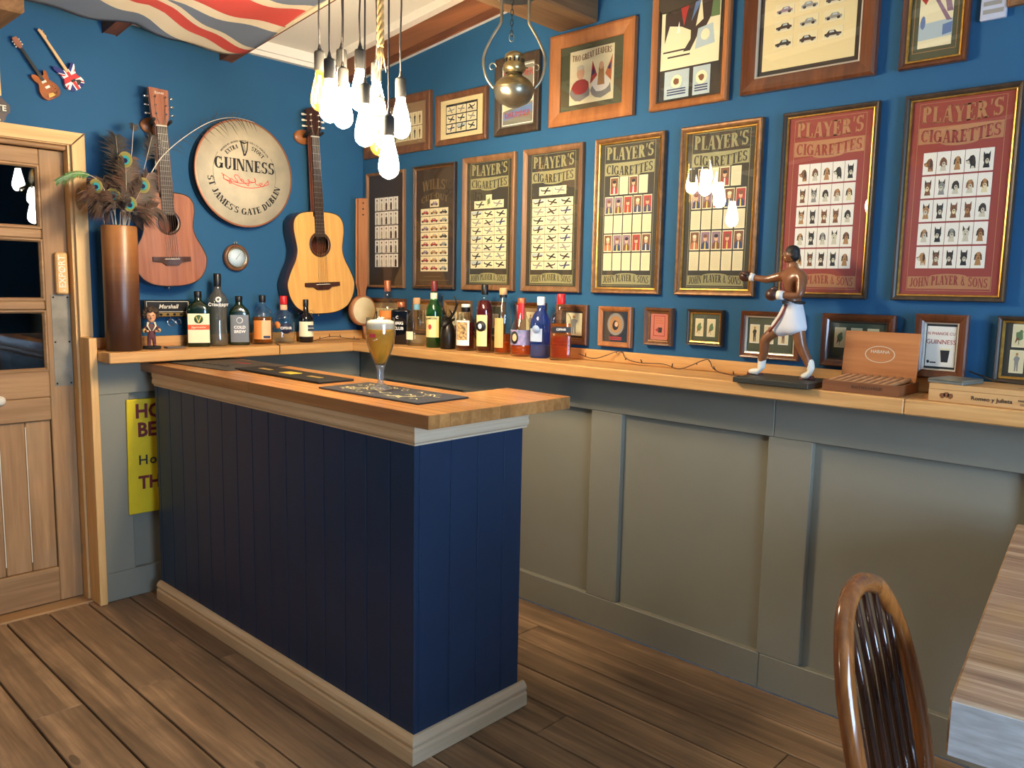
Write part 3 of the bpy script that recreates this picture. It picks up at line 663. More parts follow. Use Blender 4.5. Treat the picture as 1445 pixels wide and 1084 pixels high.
# tall row, left to right
r, W, H, y, q = picture('tall dark frame of grey portrait sketches nearest the wall corner', -.052, -.368, 1.379, 1.982, .014, .02, m_rustic, None, m_mbrown, 'tall framed cigarette card sets')
cards(r, y, 'sketch', .036, .068, grid(5, 5, .0395, .0735, .005, .11), 'white')
r, W, H, y, q = picture('tall thin dark frame of small motor car cards under dim lettering', -.440, -.752, 1.379, 1.985, .014, .02, m_darkframe, m_goldbrown, m_mbrown, 'tall framed cigarette card sets', lipw=.005)
cards(r, y, 'car', .066, .036, grid(3, 8, .0685, .039, 0, .087) + [(0, .402)])
mb = MB(); wi = W-2*q
flat_polys(mb, [[(a, b+H*.81) for a, b in p] for p in serif_polys("WILLS'", H*.08, width=wi*.66)], y-.0006, 0, lambda a, b: (a, b-abs(a)*.12))
flat_polys(mb, [[(a, b+H*.735) for a, b in p] for p in serif_polys("CUT-OUT", H*.05, width=wi*.72)], y-.0006, 0, lambda a, b: (a, b-abs(a)*.25))
flat_polys(mb, [_rect(-wi*.4, H*.07, wi*.4, H*.074), _rect(-wi*.3, H*.1, wi*.2, H*.104)], y-.0006)
mb.build('header_lettering', m_ltbrown, r)
players('rustic wooden frame of aeroplane cards with three cards on top', -.806, -1.146, m_rustic, None, m_mdark, m_ltgreen, 'plane3', .026)
players('rustic wooden frame of aeroplane cards with two cards on top', -1.194, -1.527, m_rustic, None, m_mdark, m_ltgreen, 'plane2', .024)
players('gilt brown frame of red uniform portraits, left of its twin', -1.590, -1.917, m_goldbrown, m_gold, m_mdark, m_ltgreen, 'portrait', .02)
players('gilt brown frame of portrait cards behind the boxer\'s outstretched glove', -1.987, -2.309, m_goldbrown, m_gold, m_mdark, m_ltgreen, 'portrait', .022)
players('red mounted dog head cards in gilt frame behind the boxer\'s head', -2.382, -2.695, m_darkframe, m_gold, m_mred, m_lttan, 'dog', .016)
players('red mounted dog head cards in gilt frame at far right', -2.770, -3.080, m_darkframe, m_gold, m_mred, m_lttan, 'dog', .016)

# upper row
r, W, H, y, q = picture('wide brown frame of narrow cards behind the hanging bulbs', -.031, -.571, 2.059, 2.342, .04, .022, m_brownframe, None, m_mtan)
cards(r, y, 'sepia', .034, .064, grid(9, 2, .038, .069, .03, .062), 'cream')
r, W, H, y, q = picture('brown frame of nine aeroplane cards, left of the oil lamp', -.610, -.959, 2.067, 2.303, .028, .022, m_brownframe, None, m_mcream)
MB().box(-.108, .108, y-.0006, y-.0001, .05, .187).build('backing_card', m_mblack, r)
cards(r, y-.0006, 'plane', .064, .036, grid(3, 3, .07, .0415, 0, .057))
r, W, H, y, q = picture('dark framed bar mirror with red lettering behind the oil lamp', -1.013, -1.279, 2.068, 2.402, .034, .024, m_darkframe, None, plain('mirror_print', (150, 148, 132), .25, .3), lipw=.006)
mb = MB(); w = W/2-q
outline(mb, -w+.006, w-.006, q+.008, H-q-.008, y-.0004, .004, PI_['white'])
flat_polys(mb, [[(-w+.01, q+.03), (w-.01, q+.055), (w-.01, q+.09), (-w+.01, q+.06)]], y-.0005, PI_['blue']); flat_polys(mb, [[(-w+.01, q+.07), (w-.01, q+.1), (w-.01, q+.15), (-w+.01, q+.13)]], y-.0005, PI_['cream2'])
mb.build('printed_picture', PM, r)
put_text(r, 'DRUMMER', .036, 0, q+.05, y-.0012, P_['red'], xs=.9); put_text(r, 'DRUMMER', .042, 0, H-q-.045, y-.0012, P_['red'], xs=.9)
r, W, H, y, q = picture('wide orange oak frame with a cream print of two portraits', -1.338, -1.766, 2.069, 2.437, .056, .026, m_oakframe, None, m_mgreen)
mb = MB().box(-.112, .112, y-.0008, y-.0001, .078, .29, PI_['cream'])
rr = random.Random(3)
for cx, s in ((-.055, 0), (.05, 1)):
    F = lambda pl, c, k: mb.poly([(a, y-.0010-.0001*k, b) for a, b in pl], PI_[c])
    F(blob(rr, cx, .125, .052, .034, 12, .12), 'grey', 0); F(blob(rr, cx, .145, .045, .03, 12, .08), 'red' if s == 0 else 'white', 1)
    if s == 0: F(blob(rr, cx, .2, .02, .027, 10, .04), 'skin', 2); F(blob(rr, cx, .222, .02, .01, 10, .1), 'pale', 3)
    else:
        F([(cx-.055, .15), (cx-.02, .18), (cx-.045, .24)], 'red', 2); F([(cx+.05, .15), (cx+.02, .18), (cx+.055, .25)], 'orange', 2); F([(cx-.018, .14), (cx+.018, .14), (cx+.012, .21), (cx-.012, .21)], 'tan', 3); F(blob(rr, cx, .215, .012, .016, 9, .05), 'skin', 4); F([(cx-.05, .18), (cx-.03, .19), (cx-.04, .215)], 'navy', 3); F([(cx+.03, .2), (cx+.045, .19), (cx+.05, .225)], 'navy', 3)
mb.build('printed_picture', PM, r)
mb = MB(); flat_polys(mb, [[(a, b+.254) for a, b in p] for p in serif_polys('TWO GREAT LEADERS', .024, width=.2)], y-.0016, 0, lambda a, b: (a, b+.006*math.sin(a*28))); mb.build('lettering', P_['brown'], r)
r, W, H, y, q = picture('tall pine frame with a cream advert over two blue packet cards', -1.843, -2.167, 2.068, 2.62, .028, .026, m_oakframe, m_darkframe, m_mblack)
mb = MB().box(-.125, .118, y-.0008, y-.0001, .145, .5, PI_['cream']); F = lambda pl, c, k=0: mb.poly([(a, y-.0010-.0001*k, b) for a, b in pl], PI_[c])
F([(-.11, .24), (-.09, .3), (-.04, .29), (0, .27), (0, .24), (-.03, .2), (.0, .2), (.03, .25), (.06, .27), (.09, .32), (.1, .4), (-.11, .4)], 'dark'); F([(-.11, .34), (-.06, .4), (-.1, .42)], 'green', 1); F([(-.03, .29), (.0, .4), (-.06, .42)], 'red', 1); F([(0, .3), (.03, .42), (.05, .38)], 'blue', 1); F([(.02, .28), (.04, .38), (.05, .3)], 'cream', 2); F([(.08, .3), (.115, .3), (.115, .4), (.09, .4)], 'green', 1); F([(-.06, .27), (-.05, .31), (-.045, .27)], 'white', 2)
F([(.02, .2), (.1, .21), (.09, .28), (.03, .27)], 'sky', 2); F(blob(rr, .06, .245, .018, .02, 10, .05), 'cream', 3)
for k in range(2): F(_rect(-.115+.02*k, .205-.02*k, -.01+.01*k, .211-.02*k), 'dark', 1)
mb.build('printed_picture', PM, r)
MB().prism([(-.134, .37), (-.12, .352), (-.06, .356), (.04, .372), (.108, .392), (.116, .42), (.12, .5), (-.134, .5)], y-.009, y-.0012).build('leather_flap', plain('leather_dark', (58, 50, 38), .5, bump=.3, bscale=60), r, bev=.003, label='dark leather flap hanging over the advert')
for x, w_ in ((-.052, .105), (.052, .07)):
    mb = MB().box(x-w_/2, x+w_/2, y-.001, y-.0001, .038, .138, PI_['sky']); mb.poly([(a, y-.0012, b) for a, b in blob(rr, x, .098, .024, .024, 12, .03)], PI_['cream']); mb.poly([(a, y-.0014, b) for a, b in blob(rr, x, .098, .012, .013, 9, .2)], PI_['brown'])
    for k in range(3): mb.poly([(a, y-.0013, b) for a, b in _rect(x-w_*.38, .05+.009*k, x+w_*.38, .055+.009*k)], PI_['navy'])
    mb.build('packet_card', PM, r)
r, W, H, y, q = picture('large polished mahogany frame of nine vintage car cards', -2.221, -2.672, 2.073, 2.448, .05, .03, m_mahog, m_silver, m_mblack)
MB().box(-W/2+.07, W/2-.07, y-.0008, y-.0001, .07, H-.07).build('cream_mount', m_mcream, r)
cards(r, y-.0008, 'oldcar', .066, .038, grid(3, 3, .083, .053, .0, .135), 'cream2')
r, W, H, y, q = picture('narrow red brown frame with a seaside print at upper right', -2.741, -2.927, 2.073, 2.42, .018, .022, m_mahog, m_gold, m_mgreen)
mb = MB().box(-.046, .046, y-.0008, y-.0001, .056, .3, PI_['cream']); F = lambda pl, c, k=0: mb.poly([(a, y-.0010-.0001*k, b) for a, b in pl], PI_[c])
F([(-.046, .078), (.046, .082), (.046, .13), (-.046, .125)], 'sky'); F([(.02, .085), (.045, .09), (.046, .12), (.02, .115)], 'blue', 1); F([(-.01, .2), (0, .2), (.04, .13), (.046, .125), (.03, .125)], 'mauve', 1); F([(.02, .2), (.035, .2), (.046, .15), (.03, .15)], 'mauve', 1); F([(-.045, .2), (-.02, .2), (-.03, .18)], 'red', 1); F(blob(rr, -.035, .13, .008, .02, 8), 'blue', 2)
outline(mb, -.06, .06, .044, .312, y-.0003, .0015, PI_['tan']); mb.build('printed_picture', PM, r)
m_plq = plain('plaque_grey', (178, 184, 200), .4); 
q_ = thing('wall_plaque', 'small grey printed plaque by the top right edge', 'plaque', (-.0015, -2.985, 2.175), WB_ROT)
MB().box(-.033, .033, -.012, 0, 0, .17).build('board', m_plq, q_, bev=.002)
mb = MB()
for k in range(7): mb.poly([(a, -.0125, b) for a, b in _rect(-.026, .016+.022*k, .026-(k % 3)*.006, .028+.022*k)])
mb.build('printed_lines', P_['grey'], q_)
r, W, H, y, q = picture('dark picture edge just showing in the top right corner', -3.02, -3.4, 2.2, 2.5, .03, .022, m_rustic, None, m_mgreen)

# small frames in the lower row
GS = 'small framed pictures above the shelf'
r, W, H, y, q = picture('dark red frame behind the tall clear bottle near the corner', -.053, -.376, 1.15, 1.324, .022, .02, m_mahog, None, m_mtan, GS); cards(r, y, 'sepia', .036, .066, grid(5, 1, .042, 0, 0, .055))
r, W, H, y, q = picture('small light wood frame behind the cork stoppered bottle', -.442, -.614, 1.15, 1.326, .018, .02, m_rustic, m_gold, m_mtan, GS); cards(r, y, 'sepia', .036, .066, grid(2, 1, .05, 0, 0, .055))
r, W, H, y, q = picture('small light wood frame behind the antlered stag bottle', -.681, -.869, 1.15, 1.327, .018, .02, m_rustic, m_gold, m_mtan, GS); cards(r, y, 'sepia', .036, .066, grid(2, 1, .05, 0, 0, .055))
r, W, H, y, q = picture('small gilt frame behind the dark red rum bottle', -.922, -1.09, 1.15, 1.328, .018, .02, m_goldbrown, m_silver, m_mgreen, GS); cards(r, y, 'bird', .036, .066, grid(2, 1, .05, 0, 0, .055))
r, W, H, y, q = picture('small red brown frame behind the round orange bottle', -1.162, -1.337, 1.152, 1.329, .016, .02, m_mahog, m_gold, m_mtan, GS); cards(r, y, 'sepia', .05, .09, grid(1, 1, .05, 0, 0, .045))
r, W, H, y, q = picture('small brown frame with a pale figure, behind the red capped bottle', -1.402, -1.573, 1.159, 1.327, .022, .02, m_brownframe, m_goldbrown, m_mbrown, GS); cards(r, y, 'sepia', .085, .095, grid(1, 1, .05, 0, .01, .038))
r, W, H, y, q = picture('small oak framed mirror with a round portrait badge', -1.633, -1.795, 1.162, 1.325, .02, .022, m_oakframe, None, plain('mirror_silver', (150, 150, 146), .12, .9), GS)
mb = MB(); Q = lambda rad, c, k: mb.poly([(rad*math.cos(a*PI/12)*.9, y-.0005-.0002*k, .092+rad*math.sin(a*PI/12)) for a in range(24)], PI_[c])
Q(.052, 'dark', 0); Q(.045, 'grey', 1); Q(.034, 'tan', 2); mb.poly([(a, y-.0012, b) for a, b in blob(rr, 0, .088, .016, .02, 10, .1)], PI_['black']); mb.poly([(a, y-.0014, b) for a, b in blob(rr, .004, .092, .009, .011, 9, .05)], PI_['skin'])
for k in range(2): mb.poly([(a, y-.0008, b) for a, b in _rect(-.03, .028+.008*k, .03, .033+.008*k)], PI_['red'])
mb.build('printed_picture', PM, r)
r, W, H, y, q = picture('small frame with a pink print of a dark glass', -1.86, -1.984, 1.181, 1.327, .016, .026, m_brownframe, m_goldbrown, m_mpink, GS)
mb = MB(); outline(mb, -.026, .026, .036, .116, y-.0004, .003, PI_['red']); mb.poly([(a, y-.0006, b) for a, b in [(-.004, .05), (.012, .05), (.014, .07), (-.006, .07)]], PI_['dark']); mb.poly([(a, y-.0006, b) for a, b in blob(rr, -.008, .06, .008, .006, 8)], PI_['red'])
for k in range(3): mb.poly([(a, y-.0006, b) for a, b in _rect(-.018, .085+.009*k, .018-.004*k, .089+.009*k)], PI_['orange'])
mb.build('printed_picture', PM, r)
r, W, H, y, q = picture('small dark frame with two pale cards on green', -2.05, -2.197, 1.193, 1.327, .012, .024, m_darkframe, m_gold, m_mgreen, GS); cards(r, y, 'bird', .034, .066, grid(2, 1, .049, 0, -.002, .034))
r, W, H, y, q = picture('dark framed trio of sporting cards behind the boxer\'s legs', -2.268, -2.485, 1.162, 1.328, .018, .024, m_mahog, m_silver, m_mgreen, GS); cards(r, y, 'sepia', .036, .066, grid(3, 1, .053, 0, -.005, .053), 'white')
r, W, H, y, q = picture('dark framed trio of cards behind the open cigar box', -2.56, -2.79, 1.157, 1.33, .024, .024, m_mahog, m_darkframe, m_mgreen, GS); cards(r, y, 'bird', .036, .066, grid(3, 1, .052, 0, -.005, .062), 'cream')
r, W, H, y, q = picture('brown framed white stout poster with a dark glass', -2.855, -2.999, 1.146, 1.339, .026, .022, m_mahog, m_silver, m_mblack, GS, lipw=.004)
r.location.x = -.024
mb = MB().box(-.04, .04, y-.001, y-.0001, .036, .157, PI_['white']); mb.poly([(a, y-.0014, b) for a, b in [(.004, .05), (.022, .05), (.026, .086), (.0, .086)]], PI_['black']); mb.poly([(a, y-.0013, b) for a, b in [(-.001, .086), (.027, .086), (.028, .092), (-.002, .092)]], PI_['cream'])
mb.poly([(a, y-.0014, b) for a, b in blob(rr, -.032, .05, .004, .005, 8, .05)], PI_['black']); mb.poly([(a, y-.0014, b) for a, b in _rect(-.027, .046, -.01, .05)], PI_['dark']); mb.build('printed_picture', PM, r)
put_text(r, 'GUINNESS', .019, 0, .11, y-.0014, P_['red'], xs=.92, ext=.0001); put_text(r, 'N PHANOE CU', .0125, 0, .135, y-.0014, P_['red'], xs=.9, ext=.0001)
r, W, H, y, q = picture('gilt edged frame with two upright cards at far right', -3.068, -3.24, 1.148, 1.34, .014, .022, m_darkframe, m_gold, m_mdark, GS); cards(r, y, 'bird', .036, .066, [(-.03, .104)]); cards(r, y, 'sepia', .036, .066, [(-.032, .03)]); cards(r, y, 'bird', .036, .066, [(.03, .104), (.028, .03)])

# ---------------------------------------------------------------- pendant bulbs hung from the tie beam
m_socket = plain('socket_concrete', (44, 42, 38), .8, col2=(36, 34, 31), scale=40)
m_cord = plain('cord_brown_black', (46, 40, 36), .7)
m_lit = emitter('lit_bulb', (1.0, .81, .55), BULB)
m_filament = emitter('filament_glow', (1.0, .6, .2), 60)
m_amber = thin_glass('amber_bulb_glass', (1.0, .86, .5), 1.5, body=.12, bodycol=srgb(230, 190, 90))
m_brass = plain('brass', (176, 140, 78), .3, .9)
bulb_prof = [(.0, -.128), (.006, -.1265), (.018, -.121), (.027, -.111), (.0315, -.097), (.031, -.084), (.027, -.060), (.021, -.035), (.0155, -.014), (.0135, 0)]
PEND = [((-1.15, -1.339, 2.135), 0, 'leftmost hanging pendant with unlit amber bulb'), ((-1.208, -1.48, 2.075), 1, 'lit pendant bulb at front left of the cluster'),
        ((-1.059, -1.329, 2.162), 1, 'highest lit pendant bulb at the back left'), ((-1.097, -1.39, 2.085), 1, 'lit pendant bulb beside the front left one, partly hiding the back one'),
        ((-1.092, -1.476, 2.128), 1, 'high lit pendant bulb in the middle of the cluster'), ((-.964, -1.391, 2.13), 1, 'lit pendant bulb just below the frayed rope end'),
        ((-1.121, -1.54, 2.009), 1, 'low lit pendant bulb in the middle of the cluster'), ((-.998, -1.451, 2.004), 0, 'low pendant with unlit amber bulb above the lowest one'),
        ((-1.097, -1.628, 1.907), 1, 'lowest lit pendant bulb of the cluster'), ((-.978, -1.537, 2.054), 1, 'rightmost lit pendant bulb, nearest the framed cards')]
for (x, y, z), lit, lab in PEND:
    p = thing('pendant_light', lab, 'lamp', (x, y, z), random.uniform(0, 3), 'pendant bulbs hung from the tie beam')
    k = 1.0
    ztop = 2.452 - z if -1.574 < y < -1.37 else ceil_z(y) - z - .003
    sw = random.uniform(-.004, .004)
    MB().tube([(0, 0, .012), (sw, 0, .1), (-sw*.5, sw, .22), (0, 0, ztop)], .0028, 6).build('cord', m_cord, p)
    MB().lathe([(.0035, .02), (.005, .012), (.0085, .0), (.0, .0)], 10, caps=False).build('cord_grip', m_cord, p)
    MB().lathe([(0, .0), (.012, 0), (.0165, -.003), (.0175, -.008), (.0175, -.06), (.0155, -.062), (0, -.062)], 18).build('socket', m_socket, p)
    bm_ = MB().lathe([(r_, zz-.062) for r_, zz in bulb_prof], 20, caps=False)
    b = bm_.build('bulb', m_lit if lit else m_amber, p, label=None if lit else 'clear amber glass bulb')
    if not lit:
        for a in range(4):
            c, s_ = math.cos(a*PI/2), math.sin(a*PI/2)
            MB().tube([(c*.004, s_*.004, -.075), (c*.012, s_*.012, -.16), (c*.005, s_*.005, -.078)], .0007, 5).build('filament', m_filament, b)
    MB().lathe([(.0, ztop), (.012, ztop), (.012, ztop-.006), (.004, ztop-.012), (0, ztop-.012)], 10).build('ceiling_cup', m_cord, p)
m_rope = plain('hemp_rope', (196, 164, 108), .9, col2=(160, 128, 78), scale=60)
rp = thing('rope', 'thick frayed hemp rope end hanging among the bulb cords', 'rope', (-1.017, -1.483, 2.12))
for k in range(3):
    MB().tube([(.006*math.cos(t*.5+k*2.094), .006*math.sin(t*.5+k*2.094), .03+t*.0062) for t in range(49)], .0062, 6).build('strand', m_rope, rp)
for k in range(9):
    a = k*.7; MB().tube([(.004*math.cos(a), .004*math.sin(a), .035), (.01*math.cos(a), .01*math.sin(a), .0), (.016*math.cos(a+.3), .014*math.sin(a), -.025-.01*(k % 3))], [.003, .002, .0008], 5).build('frayed_end', m_rope, rp)

# ---------------------------------------------------------------- brass oil lamp under the beam
m_oldbrass = plain('old_brass', (168, 150, 104), .3, .9, col2=(120, 108, 84), scale=18)
m_pewter = plain('pewter', (170, 162, 140), .3, .9, col2=(120, 114, 98), scale=14)
ol = thing('oil_lamp', 'old brass oil lamp hanging on a hoop from the beam', 'lamp', (-.428, -1.517, 2.05), -.82)
MB().lathe([(0, .012), (.024, .012), (.03, .016), (.052, .026), (.068, .044), (.075, .066), (.074, .076)], 28, caps=False).build('bowl', m_pewter, ol)
MB().lathe([(.077, .074), (.078, .079), (.074, .082), (.066, .098), (.05, .112), (.034, .12), (.026, .13), (.028, .134), (0, .134)], 28, caps=False).build('shoulder', m_oldbrass, ol)
g = MB().lathe([(.032, .132), (.04, .14), (.042, .15), (.04, .163), (.036, .166), (.036, .182), (.038, .185), (.034, .198), (.02, .207), (0, .208)], 24, caps=False).build('burner_gallery', m_oldbrass, ol)
for k in range(14):
    a = k*2*PI/14; MB().box(-.0025, .0025, -.0385, -.035, .168, .181).xf(Matrix.Rotation(a, 4, 'Z')).build('slot', m_black, g)
MB().tube([(.036*math.cos(t), 0, .15+.008*math.sin(t)) for t in (0, .5)] + [(.05, 0, .152)], .003, 6).build('wick_knob', m_oldbrass, g)
for s in (-1, 1):
    pts = catmull([(s*.05, 0, .403), (s*.05, 0, .33), (s*.054, 0, .305), (s*.085, 0, .255), (s*.11, 0, .2), (s*.113, 0, .155), (s*.1, 0, .11), (s*.074, 0, .076)], 6)
    a_ = MB().tube(pts, .0055, 8).build('hoop_arm', m_pewter, ol)
    MB().tube([(s*(.1-.0 - .018 - .016*math.cos(t)*(1-t/8)), 0, .152+.017*math.sin(t)*(1-t/9)) for t in [i*.45 for i in range(13)]], .0022, 6).build('scroll', m_pewter, ol)
MB().lathe([(0, .401), (.07, .401), (.07, .396), (0, .396)], 20).build('ceiling_plate', m_pewter, ol)
for k in range(7):
    z = .396-.0185*k; R = Matrix.Rotation(PI/2*(k % 2), 4, 'Z')
    MB().tube([tuple(R @ Vector((.005*math.cos(t*PI/5), 0, .0115*math.sin(t*PI/5))) + Vector((-.012, 0, z-.012))) for t in range(10)], .0016, 5, closed=True).build('chain_link', m_blackm, ol)
MB().tube([(-.012+.009*math.cos(t*PI/6), 0, .258+.014*math.sin(t*PI/6)) for t in range(12)], .0018, 5, closed=True).build('chain_ring', m_pewter, ol)

# ---------------------------------------------------------------- flag under the rafters
m_flag = union_jack('flag_cloth', 2.2, .86, 0, 0, 'xy', (104, 116, 134), (196, 74, 66), (216, 204, 178), .8)
fg = thing('ceiling_flag', 'faded crossed red, cream and grey-blue flag pinned under the ceiling', 'flag', (-1.885, -.62, 0))
mb = MB(); nx, ny = 88, 34; vv = []
for j in range(ny+1):
    for i in range(nx+1):
        x = -1.1+2.2*i/nx; yy = -.43+.86*j/ny
        u = abs((x-.11) % .512 - .256)/.256
        z = 2.400 + .11*(.62-yy) - .022*(1-u*u) - .010*math.cos(yy*7+x*3) - .006*math.sin(x*23+yy*9) - .012*max(0, .3-abs(x-.1))
        vv.append((x, yy, min(z, 2.406+.11*(.62-yy))))
ff = [(j*(nx+1)+i, j*(nx+1)+i+1, (j+1)*(nx+1)+i+1, (j+1)*(nx+1)+i) for j in range(ny) for i in range(nx)]
mb.add(vv, ff, 0, True); fo = mb.build('cloth', m_flag, fg)
sd = fo.modifiers.new('thickness', 'SOLIDIFY'); sd.thickness = .0015
MB().prism([(-.43, 2.408+.1155), (.43, 2.408+.0209), (.43, 2.396+.0209), (-.43, 2.396+.1155)], 1.092, 1.112, 'yz').build('hem_batten', plain('hem_cream', (214, 200, 168), .8), fg)

# ---------------------------------------------------------------- guitars
m_mahtop = wood('mahogany_top', (122, 70, 50), (166, 108, 82), 'z', .35, 1.4, .0, .05, coat=.25)
m_spruce = wood('spruce_top', (206, 146, 74), (230, 178, 104), 'z', .3, 1.6, .0, .03, coat=.4)
m_rose = wood('dark_rosewood', (44, 24, 18), (78, 44, 32), 'z', .3, 1.2, .0, .04, coat=.3)
m_mahside = wood('mahogany_side', (70, 34, 22), (110, 58, 38), 'z', .35, 1.2, .0, .05, coat=.3)
m_fret = plain('fingerboard', (52, 36, 28), .45); m_wire = plain('string_steel', (186, 182, 172), .3, .9); m_chrome = plain('chrome', (220, 220, 220), .12, 1.0)
m_ivory = plain('ivory_plastic', (228, 220, 200), .4); m_bind = plain('dark_binding', (40, 26, 20), .4)
GPROF = [(0, .001), (.001, .2), (.012, .42), (.035, .6), (.08, .78),  (.16, .92), (.25, .985), (.32, .985), (.42, .88), (.52, .74), (.6, .675), (.66, .67), (.74, .705), (.82, .735), (.9, .715), (.955, .62), (.985, .46), (.998, .2), (1.0, .001)]
def guitar(label, loc, tilt, L, w, neck, head, top, side, hsty, dep=.1):
    g = thing('acoustic_guitar', label, 'guitar', loc, 0, 'acoustic guitars on the back wall'); g.rotation_euler = (0, tilt, 0)
    half = catmull([(a*w, t*L, 0) for t, a in GPROF], 4)
    out = [(p.x, p.y) for p in half] + [(-p.x, p.y) for p in half[-2:0:-1]]
    yf, yb = -.016-dep, -.016
    mb = MB(); n = len(out)
    mb.add([(a, yf, b) for a, b in out] + [(a*.985, yb, b) for a, b in out], [(i, (i+1) % n, n+(i+1) % n, n+i) for i in range(n)], 0, True); mb.poly([(a*.985, yb, b) for a, b in out])
    body = mb.build('body', side, g)
    hz, hr = L*.68, w*.255
    bm = bmesh.new(); vo = [bm.verts.new((a, yf, b)) for a, b in out]; vh = [bm.verts.new((hr*math.cos(i*PI/14), yf, hz+hr*math.sin(i*PI/14))) for i in range(28)]
    es = [bm.edges.new((vo[i], vo[(i+1) % n])) for i in range(n)] + [bm.edges.new((vh[i], vh[(i+1) % 28])) for i in range(28)]
    bmesh.ops.triangle_fill(bm, use_beauty=True, use_dissolve=False, edges=es)
    me = bpy.data.meshes.new('soundboard'); bm.to_mesh(me); bm.free(); me.materials.append(top); link('soundboard', me, g)
    MB().tube([(a, yf, b) for a, b in out], .0022, 6, closed=True).build('binding', m_bind, g)
    MB().lathe([(hr, -.0005), (hr+.001, .0008), (hr+.012, .0008), (hr+.013, -.0002)], 28, caps=False).xf(Matrix.Translation((0, yf, hz)) @ Matrix.Rotation(PI/2, 4, 'X')).build('rosette', m_rose, g)
    bz = L*.29; bwid = w*.5
    MB().prism([(-bwid, bz+.008), (bwid, bz+.008), (bwid, bz-.008), (w*.26, bz-.012), (w*.16, bz-.026), (-w*.16, bz-.026), (-w*.26, bz-.012), (-bwid, bz-.008)], yf-.009, yf-.0003).build('bridge', m_rose, g, bev=.002)
    MB().box(-w*.2, w*.2, yf-.013, yf-.0088, bz-.001, bz+.0015).build('saddle', m_ivory, g)
    nz0, nz1 = hz+hr*.75, L+neck
    MB().prism([(-.027, nz0), (.027, nz0), (.0215, nz1), (-.0215, nz1)], yf-.007, yf-.0006).build('fretboard', m_fret, g)
    MB().prism([(-.026, L-.02), (.026, L-.02), (.021, nz1), (-.021, nz1)], yf, yf+.02).build('neck', side, g, bev=.006)
    mb = MB(); sl = nz1-bz
    for k in range(1, 19):
        z = nz1 - sl*(1-2**(-k/12))
        if z > nz0+.005:
            hw = .0215+(.0055)*(nz1-z)/(nz1-nz0); MB().box(-hw, hw, yf-.0082, yf-.0068, z-.0005, z+.0005).build('fret', m_wire, g)
    MB().box(-.0225, .0225, yf-.0092, yf, nz1, nz1+.005).build('nut', m_ivory, g)
    h0, h1 = nz1+.005, nz1+head
    hs = [(-.022, h0), (.022, h0), (.034, h0+.035), (.039, h1-.006), (.012, h1) if hsty else (.039, h1), (-.012, h1+.004) if hsty else (-.039, h1+.006), (-.039, h1-.006), (-.034, h0+.035)]
    hd = MB().prism(hs, yf-.004, yf+.012, mi=0).build('headstock', m_mahtop if not hsty else m_rose, g, bev=.002)
    for k in range(3):
        for s in (-1, 1):
            z = h0+.045+(h1-h0-.075)*k/2
            tn = MB().tube([(s*.033, yf+.005, z), (s*.05, yf+.005, z)], .0025, 6).lathe([(0, -.004), (.009, -.004), (.009, .004), (0, .004)], 12, (s*.056, yf+.005, z), sy=.5).tube([(s*.022, yf-.004, z), (s*.022, yf-.016, z)], .0035, 8).build('tuner', m_ivory if hsty else m_chrome, hd)
    for k in range(6):
        x0, x1 = -.0175+.007*k, -.026+.0104*k
        MB().tube([(x1, yf-.0135, bz), (x0, yf-.0105, nz1+.004), ((-1 if k < 3 else 1)*.022, yf-.01, h0+.045+(h1-h0-.075)*((2-k) if k < 3 else (k-3))/2)], .0007, 4).build('string', m_wire, g)
    if not hsty: put_text(hd, 'Ibanez', .016, 0, h1-.012, yf-.0046, m_ivory, shear=.2)
    MB().tube([(0, yf+.05, 0), (0, yf+.05, -.014)], .005, 8).build('strap_button', m_chrome, g)
    return g, yf, nz1
g1, yf, nz = guitar('small reddish mahogany guitar hanging beside the peacock feathers', (-1.098, 0, 1.372), -.048, .405, .163, .275, .15, m_mahtop, m_mahside, 0, .085)
g2, yf2, nz2 = guitar('golden spruce topped guitar hanging beside the wall corner', (-.334, 0, 1.243), -.05, .512, .2, .36, .135, m_spruce, m_mahside, 1, .1)
def hanger(label, x, z, yf_):
    h = thing('guitar_hanger', label, 'hanger', (x, -.0015, z), 0, 'guitar hangers')
    MB().lathe([(0, 0), (.045, 0), (.05, .004), (.05, .012), (.044, .018), (0, .018)], 22).xf(Matrix.Scale(.72, 4, (0, 1, 0))).xf(Matrix.Rotation(PI/2, 4, 'X')).build('wooden_base', m_oakframe, h)
    MB().tube([(0, -.012, 0), (0, yf_+.045, .0)], .006, 8).build('stem', m_black, h)
    pts = [(-.036, yf_-.02, .012), (-.036, yf_+.01, .004), (-.033, yf_+.03, 0), (-.018, yf_+.04, 0), (0, yf_+.044, 0), (.018, yf_+.04, 0), (.033, yf_+.03, 0), (.036, yf_+.01, .004), (.036, yf_-.02, .012)]
    MB().tube(pts, .007, 8).build('padded_yoke', m_blackm, h)
a = -.048; hanger('padded yoke hanger holding the reddish guitar', -1.098+math.sin(a)*(nz+.02), 1.372+nz*math.cos(a)+.012, yf)
a = -.05; hanger('padded yoke hanger holding the golden guitar', -.334+math.sin(a)*(nz2+.02), 1.243+nz2*math.cos(a)+.012, yf2)

